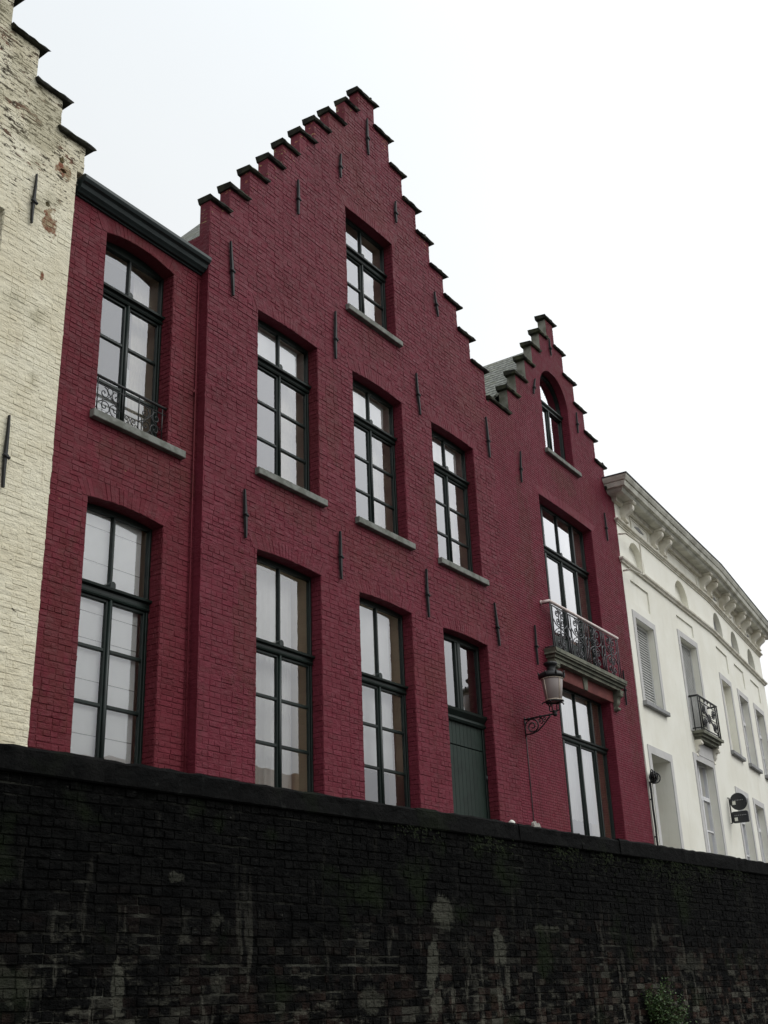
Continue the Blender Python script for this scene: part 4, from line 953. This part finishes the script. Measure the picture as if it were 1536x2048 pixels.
# small stone and iron balcony
s = MB(F1); s.box(3.90, 5.70, -.01, .30, 6.03, 6.10); s.box(3.97, 5.63, -.01, .24, 5.96, 6.03); s.box(4.03, 5.57, -.01, .18, 5.88, 5.96); bal = s.build('balcony', 'balstone', hD)
for u in (3.98, 5.46):
    s = MB(F1); console(s, u, u + .14, 5.88, .40, .16); s.tube([(u - .01, .14, 5.80), (u + .15, .14, 5.80)], .05, 10); s.build('bracket', 'stuccotrim', bal)
s = MB(F1); s.box(4.15, 5.45, .0, .03, 5.52, 5.86); s.build('panel', 'surround', bal)
s = MB(F1); za, zb, dn = 6.11, 7.0, .25
s.tube([(3.95, 0, zb), (3.95, dn, zb), (5.62, dn, zb), (5.62, 0, zb)], .028, 6, smooth=False); s.tube([(3.95, 0, za + .06), (3.95, dn, za + .06), (5.62, dn, za + .06), (5.62, 0, za + .06)], .016, 6, smooth=False)
s.tube([(3.95, dn, zb - .14), (5.62, dn, zb - .14)], .014, 6)
for u in (3.95, 4.12, 5.45, 5.62): s.tube([(u, dn, za), (u, dn, zb)], .020, 6)
for u in (3.95,): s.tube([(u, .08, za), (u, .08, zb)], .014, 6)
for k in range(5):
    a = 4.12 + 1.33 * k / 4
    s.tube([(4.12, dn, za + .06 + .17 * k), (4.785, dn, 6.52), (5.45, dn, za + .06 + .17 * (4 - k))], .012, 5)
for cx_, cz_ in ((4.35, 6.35), (5.2, 6.35), (4.35, 6.7), (5.2, 6.7), (4.785, 6.52)): spiral(s, cx_, dn, cz_, .14, 1.6, 0, 1, .013); spiral(s, cx_, dn, cz_, .14, 1.6, pi, 1, .013)
for c in (4.5, 4.785, 5.07): spiral(s, c, dn, zb - .07, .055, 1.0, 0, 1, .010)
s.build('railing', 'iron', bal)
# bent pipe frame high up beside the red gable
s = MB(F1); s.tube([(-.04, .02, 10.22), (-.04, .20, 10.20), (.80, .22, 10.23), (.88, .22, 10.18), (.88, .22, 9.42), (.80, .22, 9.38), (-.04, .20, 9.28), (-.04, .02, 9.28)], .022, 8); s.build('pipe_frame', 'stuccotrim', hD)
s = MB(F1); s.box(-.06, 14.6 * 0 + L1, -8, .0, 11.26, 11.30); s.fr = F2; s.box(0, L2, -8, 0, 11.26, 11.30); s.build('roof', 'lead', hD)
s = MB(F2)
for z in (10.3, 9.75):
    s.tube([(L2, -.2, z), (L2 + .35, -.2, z)], .018, 6); s.lathe([(.02, z), (.06, z + .02), (.05, z + .08), (.03, z + .1), (.045, z + .16), (.01, z + .2)], L2 + .3, -.2, 10)
s.build('insulator', 'greyiron', hD)

# house beyond, only a sliver of it shows
hF = thing('far_house', 'sliver of a red brick house with tiled roof beyond the white townhouse', 'house', (48, 3.5, G))
Ff = Fr(41.2, 2.6, 7.1)
s = MB(Ff); s.box(0, 9, -8, -.6, G, 10.0); wl = s.build('wall', 'farbrick', hF)
roof_slab(Ff, hF, [(-.2, -.3, 10.0), (9.2, -.3, 10.0), (9.2, -4.3, 11.4), (-.2, -4.3, 11.4)], 'fartile')
for u in (1.2, 3.6, 6.0):
    for z in (3, 6, 8):
        s = MB(Ff); s.box(u, u + 1.1, -.62, -.56, z, z + 1.6); s.build('window', 'whitewood', hF)

# ================================================================== wall lamp on its scrolled bracket
lampf = Fr(18.82, .012, 1.65)
lp = thing('wall_lamp', 'old black street lantern on a scrolled bracket beside the scrolled iron balcony', 'lamp', lampf(0, 0, 4.55))
m = MB(lampf.side(0, 0, True)); SF = m.fr   # u runs into the wall's outward direction
# check direction: the side frame's u axis must point out of the wall
sg = 1 if (SF.u.dot(lampf.n) > 0) else -1
def o(u, z, off=0.0): return (sg * u, off, z)
m.tube([o(0, 4.70), o(.30, 4.71), o(.62, 4.715)], .017, 8); m.tube([o(.015, 4.74), o(.015, 4.38)], .014, 6)
m.tube([o(.02, 4.42), o(.16, 4.425), o(.27, 4.46), o(.38, 4.545), o(.50, 4.66), o(.54, 4.69)], .013, 6)
spf = []
for i in range(30):
    t = i / 29; a = pi * 1.0 - t * 2 * pi * 1.9; rr_ = .135 * (1 - t) + .018; spf.append(o(.165 + rr_ * cos(a), 4.555 + rr_ * sin(a)))
m.tube(spf, .013, 6)
for cu, cz, r0, sgn in ((.335, 4.635, .05, 1), (.415, 4.655, .035, -1)):
    pts = []
    for i in range(18):
        t = i / 17; a = -pi / 2 + sgn * t * 2 * pi * 1.2; rr_ = r0 * (1 - t) + .008; pts.append(o(cu + rr_ * cos(a), cz + rr_ * sin(a)))
    m.tube(pts, .010, 5)
m.tube([o(.10, 4.72), o(.10, 4.68)], .028, 8); m.tube([o(.34, 4.73), o(.34, 4.68)], .026, 8)
m.build('bracket', 'iron', lp)
m = MB(lampf); lc = .635
m.lathe([(.012, 4.665), (.035, 4.68), (.045, 4.71), (.03, 4.73), (.05, 4.75), (.03, 4.775)], 0, lc, 14)
for s_ in (-1, 1):
    m.tube([(s_ * .02, lc, 4.765), (s_ * .09, lc, 4.77), (s_ * .10, lc, 4.80), (s_ * .10, lc, 4.88), (s_ * .145, lc, 4.925)], .012, 6)
    m.tube([(0, lc + s_ * .02, 4.765), (0, lc + s_ * .09, 4.77), (0, lc + s_ * .10, 4.80), (0, lc + s_ * .10, 4.88), (0, lc + s_ * .145, 4.925)], .012, 6)
n = 26
for k in range(5):
    a = 2 * pi * k / 5 + .5; m.tube([(.15 * cos(a), lc + .15 * sin(a), 4.935), (.20 * cos(a), lc + .20 * sin(a), 4.93), (.215 * cos(a), lc + .215 * sin(a), 4.90)], .012, 6)
m.tube([(.15 * cos(2 * pi * k / n), lc + .15 * sin(2 * pi * k / n), 4.935) for k in range(n + 1)], .016, 6)
m.build('holder', 'iron', lp)
m = MB(lampf); m.lathe([(.142, 4.952), (.150, 4.96), (.198, 5.345), (.19, 5.36)], 0, lc, 24); m.build('lantern_glass', 'lampglass', lp)
m = MB(lampf)
for R_, z in ((.153, 4.957), (.205, 5.350)): m.tube([(R_ * cos(2 * pi * k / n), lc + R_ * sin(2 * pi * k / n), z) for k in range(n + 1)], .009, 6)
for k in range(4):
    a = 2 * pi * k / 4 + .35; m.tube([(.153 * cos(a), lc + .153 * sin(a), 4.957), (.204 * cos(a), lc + .204 * sin(a), 5.35)], .008, 6)
m.build('lantern_rim', 'lamprim', lp)
m = MB(lampf); m.lathe([(.20, 5.362), (.235, 5.37), (.25, 5.40), (.235, 5.44), (.19, 5.475), (.13, 5.50), (.085, 5.515), (.07, 5.535), (.085, 5.56), (.075, 5.58), (.105, 5.60), (.13, 5.635), (.125, 5.66), (.06, 5.68), (.01, 5.70)], 0, lc, 24)
for k in range(8):
    a = 2 * pi * k / 8; m.tube([(.235 * cos(a), lc + .235 * sin(a), 5.40), (.25 * cos(a), lc + .25 * sin(a), 5.45), (.262 * cos(a), lc + .262 * sin(a), 5.475)], [.022, .016, .004], 6)
m.build('lantern_cap', 'iron', lp)
m = MB(lampf); m.tube([(.0, .02, 4.40), (.005, .02, 3.6), (.02, .02, 2.9), (.02, .02, G)], .009, 6); m.build('cable', 'iron', lp)

m = MB(C); m.prism_d([(.30, G), (.57, G), (.57, 2.80), (.50, 2.86), (.44, 2.82), (.38, 2.88), (.30, 2.84)], .002, .06)
tag(m.build('cable_guard', 'weathered', None), 'bleached wooden board over the foot of the lamp cable', 'cable guard')
post = thing('street_post', 'small white post top showing over the dark wall below the green door', 'post', (17.86, -.06, G))
m = MB(Fr(17.86, -.10, 0)); m.lathe([(.07, G), (.06, G + .2), (.055, 2.72), (.065, 2.73), (.055, 2.77), (.02, 2.80)], 0, 0, 12); m.build('shaft', 'signwhite', post)
m = MB(Fr(17.86, -.10, 0)); m.tube([(0, .06, 2.70), (0, .06, 2.74)], .02, 6); m.build('lock', 'dark', post)

# cable bundle where the red and the white house meet
cb = thing('cable_coil', 'black coiled cables hanging where the red and white houses meet', 'cable', F1(-.08, .05, 4.4))
m = MB(F1)
for k in range(11):
    r0 = .05 + .09 * random.random(); cu, cz = -.03 + random.uniform(-.05, .05), 4.39 + random.uniform(-.05, .05); th = random.uniform(-.9, .9)
    m.tube([(cu + r0 * cos(2 * pi * i / 20) * cos(th), .10 + r0 * cos(2 * pi * i / 20) * sin(th) + .006 * k, cz + r0 * sin(2 * pi * i / 20) * .95) for i in range(21)], .015, 5)
m.build('coil', 'iron', cb)
m = MB(F1); pts = [(-.10, .05, 4.30 - .2 * i + 0) for i in range(16)]
m.tube([(-.085 + .01 * sin(i * 1.7), .05, z) for i, (a, b_, z) in enumerate(pts)], .026, 6)
for z in (3.9, 3.1): m.box(-.12, -.08, .0, .07, z, z + .025)
m.build('downlead', 'iron', cb)
m = MB(F1); m.box(-.03, .03, .10, .17, 4.34, 4.42); m.build('junction_box', 'signwhite', cb)

# hanging sign: a disc over a rounded plate, square on to the street
SGx = 31.05; wy = .18 + (SGx - 24.75) * math.tan(radians(4.1))
sgn_ = thing('hanging_sign', 'black round sign over a black rounded plate projecting from the white townhouse', 'sign', (SGx, wy, 4.0))
sf = Fr(SGx, wy, -90)     # u points out of the wall towards the street
m = MB(sf); m.tube([(.0, 0, 4.70), (.045, 0, 4.70), (.045, 0, 4.04), (.0, 0, 4.04)], .018, 6, smooth=False); m.build('bracket', 'iron', sgn_)
def rrect(u0, u1, z0, z1, r, n=5):
    pts = []
    for cu, cz, a0 in ((u1 - r, z0 + r, -pi / 2), (u1 - r, z1 - r, 0), (u0 + r, z1 - r, pi / 2), (u0 + r, z0 + r, pi)):
        for k in range(n + 1): a = a0 + pi / 2 * k / n; pts.append((cu + r * cos(a), cz + r * sin(a)))
    return pts
m = MB(sf); m.prism_d([(.29 + .225 * cos(2 * pi * k / 28), 4.575 + .225 * sin(2 * pi * k / 28)) for k in range(28)], -.035, .035); d1 = m.build('disc', 'signblack', sgn_)
m = MB(sf); m.prism_d(rrect(.07, .50, 4.03, 4.325, .045), -.035, .035); d2 = m.build('plate', 'signblack', sgn_)
m = MB(sf)
sgd = 1
for z, u in ((4.50, .13), (4.08, .13)):
    for s_ in (-1, 1): m.box(u, u + .085, min(s_ * .036, s_ * .039), max(s_ * .036, s_ * .039), z, z + .09)
m.build('label_plate', 'signwhite', sgn_)
m = MB(sf)
for z, w_ in ((4.60, .30), (4.21, .34)):
    for k in range(7):
        for s_ in (-1, 1): m.box(.14 + w_ * k / 7, .14 + w_ * k / 7 + .022, min(s_ * .036, s_ * .038), max(s_ * .036, s_ * .038), z, z + .022)
m.build('lettering', 'greysill', sgn_)

# ================================================================== quay wall, street, water
Q = Fr(8, -3, -4)
qw = thing('quay_wall', 'sooty black wet brick canal wall with a stone coping along the bottom', 'wall', Q(2, 0, -1.3))
mb = MB(Q); mb.jt = 1.0
mb.box(-14, 45, -.45, 0, -1.4, 1.66)
mb.jt = 0.0
bricks(mb, [[(-5, -1.4), (20, -1.4), (20, 1.66), (-5, 1.66)]], -1.0, 1.66, .074, .215, h=.008, gap=.012, jit=.005, edge=.0, rz=.009, gv=.08, fill=.55)
mb.build('wall', 'quay', qw)
cp = MB(Q); u = -14
while u < 44:
    l = random.uniform(.7, 2.0); j = random.uniform(-.010, .006); t_ = random.uniform(-.009, .006)
    rows = []; ns = max(5, int(l / .11))
    for k in range(ns + 1):
        uu = u + .0015 + (l - .003) * k / ns; a_, b_, c_2 = random.uniform(-.006, .006), random.uniform(-.009, .005), random.uniform(-.008, .004)
        e_ = -.007 if k in (0, ns) else 0
        rows.append([cp.P(uu, d_, z_) for d_, z_ in ((-.50, 1.662), (.035 + j + a_ + e_, 1.662), (.047 + j + a_ + e_, 1.676 + c_2 * .4), (.045 + j + b_ + e_, 1.78 + a_), (.042 + j + a_ + e_, 1.846 + t_ + c_2), (.020 + j + b_, 1.869 + t_ + b_), (-.50, 1.868))])
    for k in range(ns):
        for i in range(7):
            i2 = (i + 1) % 7; cp.F(rows[k][i], rows[k][i2], rows[k + 1][i2], rows[k + 1][i])
    cp.F(*rows[0]); cp.F(*rows[-1][::-1]); u += l
cp.build('coping', 'coping', qw)

m = MB(W0); m.fr = W0
def flat(name, pts, z, mat):
    s = MB(W0); s.F(*[s.P(x, -y, z) for x, y in pts]); return struct(s.build(name, mat))
flat('ground', [(-900, -900), (900, -900), (900, 900), (-900, 900)], -1.45, 'soil')
flat('canal_water', [(-200, -24), (200, -24), (200, -2), (-200, -2)], -1.2, 'water')
s = MB(W0); 
s.fr = Q; a1 = Q(-60, -.4, 0); a2 = Q(80, -.4, 0)
s = MB(W0); P_ = [(a1.x, a1.y), (a2.x, a2.y), (a2.x, 60), (a1.x, 60)]
tp = [s.P(x, -y, G) for x, y in P_]; bt = [s.P(x, -y, -1.44) for x, y in P_]; s.F(*tp)
for i in range(4): s.F(tp[i], tp[(i + 1) % 4], bt[(i + 1) % 4], bt[i])
struct(s.build('street', 'cobble'))
s = MB(W0); s.box(1.5, 24.7, .03, 1.0, G + .004, G + .12); struct(s.build('pavement', 'pave'))
# far bank
s = MB(W0); P_ = [(-60, -90), (140, -90), (140, -22), (-60, -22)]
tp = [s.P(x, -y, .6) for x, y in P_]; bt = [s.P(x, -y, -1.44) for x, y in P_]; s.F(*tp)
for i in range(4): s.F(tp[i], tp[(i + 1) % 4], bt[(i + 1) % 4], bt[i])
struct(s.build('far_bank', 'pave'))
# houses over the water, seen only as reflections in the lower panes
def bank_house(x0, x1, y, h, rh, wall, roof, label, gable=False, dep=8):
    t = thing('canal_house', label, 'house', ((x0 + x1) / 2, y, .6), 'houses across the canal')
    s = MB(W0); s.box(x0, x1, -y, -y + dep, .6, h)
    if gable:
        s.prism_d([(x0, h), (x1, h), ((x0 + x1) / 2, h + rh)], -y, -y + dep)
    s.build('wall', wall, t)
    s = MB(W0)
    if gable: pass
    else: s.prism_u([(-y - .3, h), (-y + 8.3, h), (-y + 4, h + rh)], x0 - .2, x1 + .2)
    if not gable: s.build('roof', roof, t)
    n_ = max(2, int((x1 - x0) / 3)); 
    for i in range(n_):
        for z in range(2, int(h) - 1, 3):
            u = x0 + (x1 - x0) * (i + .5) / n_; s = MB(W0); s.box(u - .6, u + .6, -y - .06, -y + .0, z, z + 1.8); s.build('window', 'whitewood', t)
bank_house(34, 46, -31, 8.2, 3.8, 'farwhite', 'fartile', 'pale house with orange tiled roof across the canal')
bank_house(46.2, 58, -31, 9.0, 4.2, 'farbrick', 'fartile', 'wide plain red brick house across the canal')
bank_house(58.2, 66, -31, 8.0, 3.5, 'farwhite', 'fartile', 'pale narrow house across the canal beside the tall brick gable')
bank_house(70, 75, -31, 13.0, 5.0, 'farbrick', 'fartile', 'tall brick gabled house across the canal', True, 2.5)
bank_house(75.2, 100, -31, 10.0, 3.5, 'farbrick', 'fartile', 'long red brick house across the canal', False)

# shrub rooted in the quay wall
sh = thing('shrub', 'small leafy green shrub growing out of the dark wall at the bottom right', 'plant', Q(7.05, .02, -.45))
st = MB(Q); lf = MB(Q); rs = random.Random(3)
for k in range(44):
    a = rs.uniform(0, 2 * pi); el = rs.uniform(-.1, 1.3); l = rs.uniform(.20, .46)
    tip = (7.02 + l * cos(a) * cos(el) * 1.15, .05 + abs(l * sin(a) * cos(el)) * .9, -.32 + l * sin(el) * 1.15)
    st.tube([(7.02, .0, -.42), (7.02 + (tip[0] - 7.02) * .5, tip[1] * .6, -.30 + (tip[2] + .3) * .5), tip], [.006, .004, .002], 4)
    for j in range(46):
        t = rs.uniform(.35, 1.08); c = [7.02 + (tip[0] - 7.02) * t + rs.gauss(0, .028), max(.01, tip[1] * t + rs.gauss(0, .028)), -.40 + (tip[2] + .40) * t + rs.gauss(0, .028)]
        a2, b2 = rs.uniform(0, 2 * pi), rs.uniform(-.8, .8); L_ = rs.uniform(.012, .024)
        d_ = Vector((cos(a2) * cos(b2), sin(a2) * cos(b2), sin(b2))); n2 = d_.cross(Vector((rs.uniform(-1, 1), rs.uniform(-1, 1), rs.uniform(-1, 1)))).normalized(); c = Vector(c)
        ps = [c - d_ * L_, c + n2 * L_ * .5, c + d_ * L_, c - n2 * L_ * .5]; lf.F(*[lf.P(*p) for p in ps])
st.build('stem', 'stem', sh); lf.build('leaves', 'leaf', sh)
# moss and hanging weeds under the coping
ms = MB(Q)
for cu, n_, dz in ((8.2, 260, .28), (7.4, 120, .14), (9.0, 110, .12), (5.2, 120, .12), (3.6, 90, .1), (2.3, 60, .09), (6.2, 90, .12), (10.2, 90, .12)):
    for _ in range(n_):
        u = cu + rs.gauss(0, .22); z = 1.67 - abs(rs.gauss(0, dz)) * .9; d_ = .02 + rs.random() * .045; L_ = rs.uniform(.010, .024); dx = rs.uniform(-.5, .5) * L_
        ms.F(ms.P(u - .004, d_, z), ms.P(u + .004, d_, z), ms.P(u + dx + .007, d_ + .012, z - L_), ms.P(u + dx - .006, d_ + .010, z - L_ * 1.1))
mo = ms.build('moss', 'moss', None); mo['kind'] = 'stuff'; mo['label'] = 'dull green moss and weeds hanging under the wall coping'; mo['category'] = 'moss'
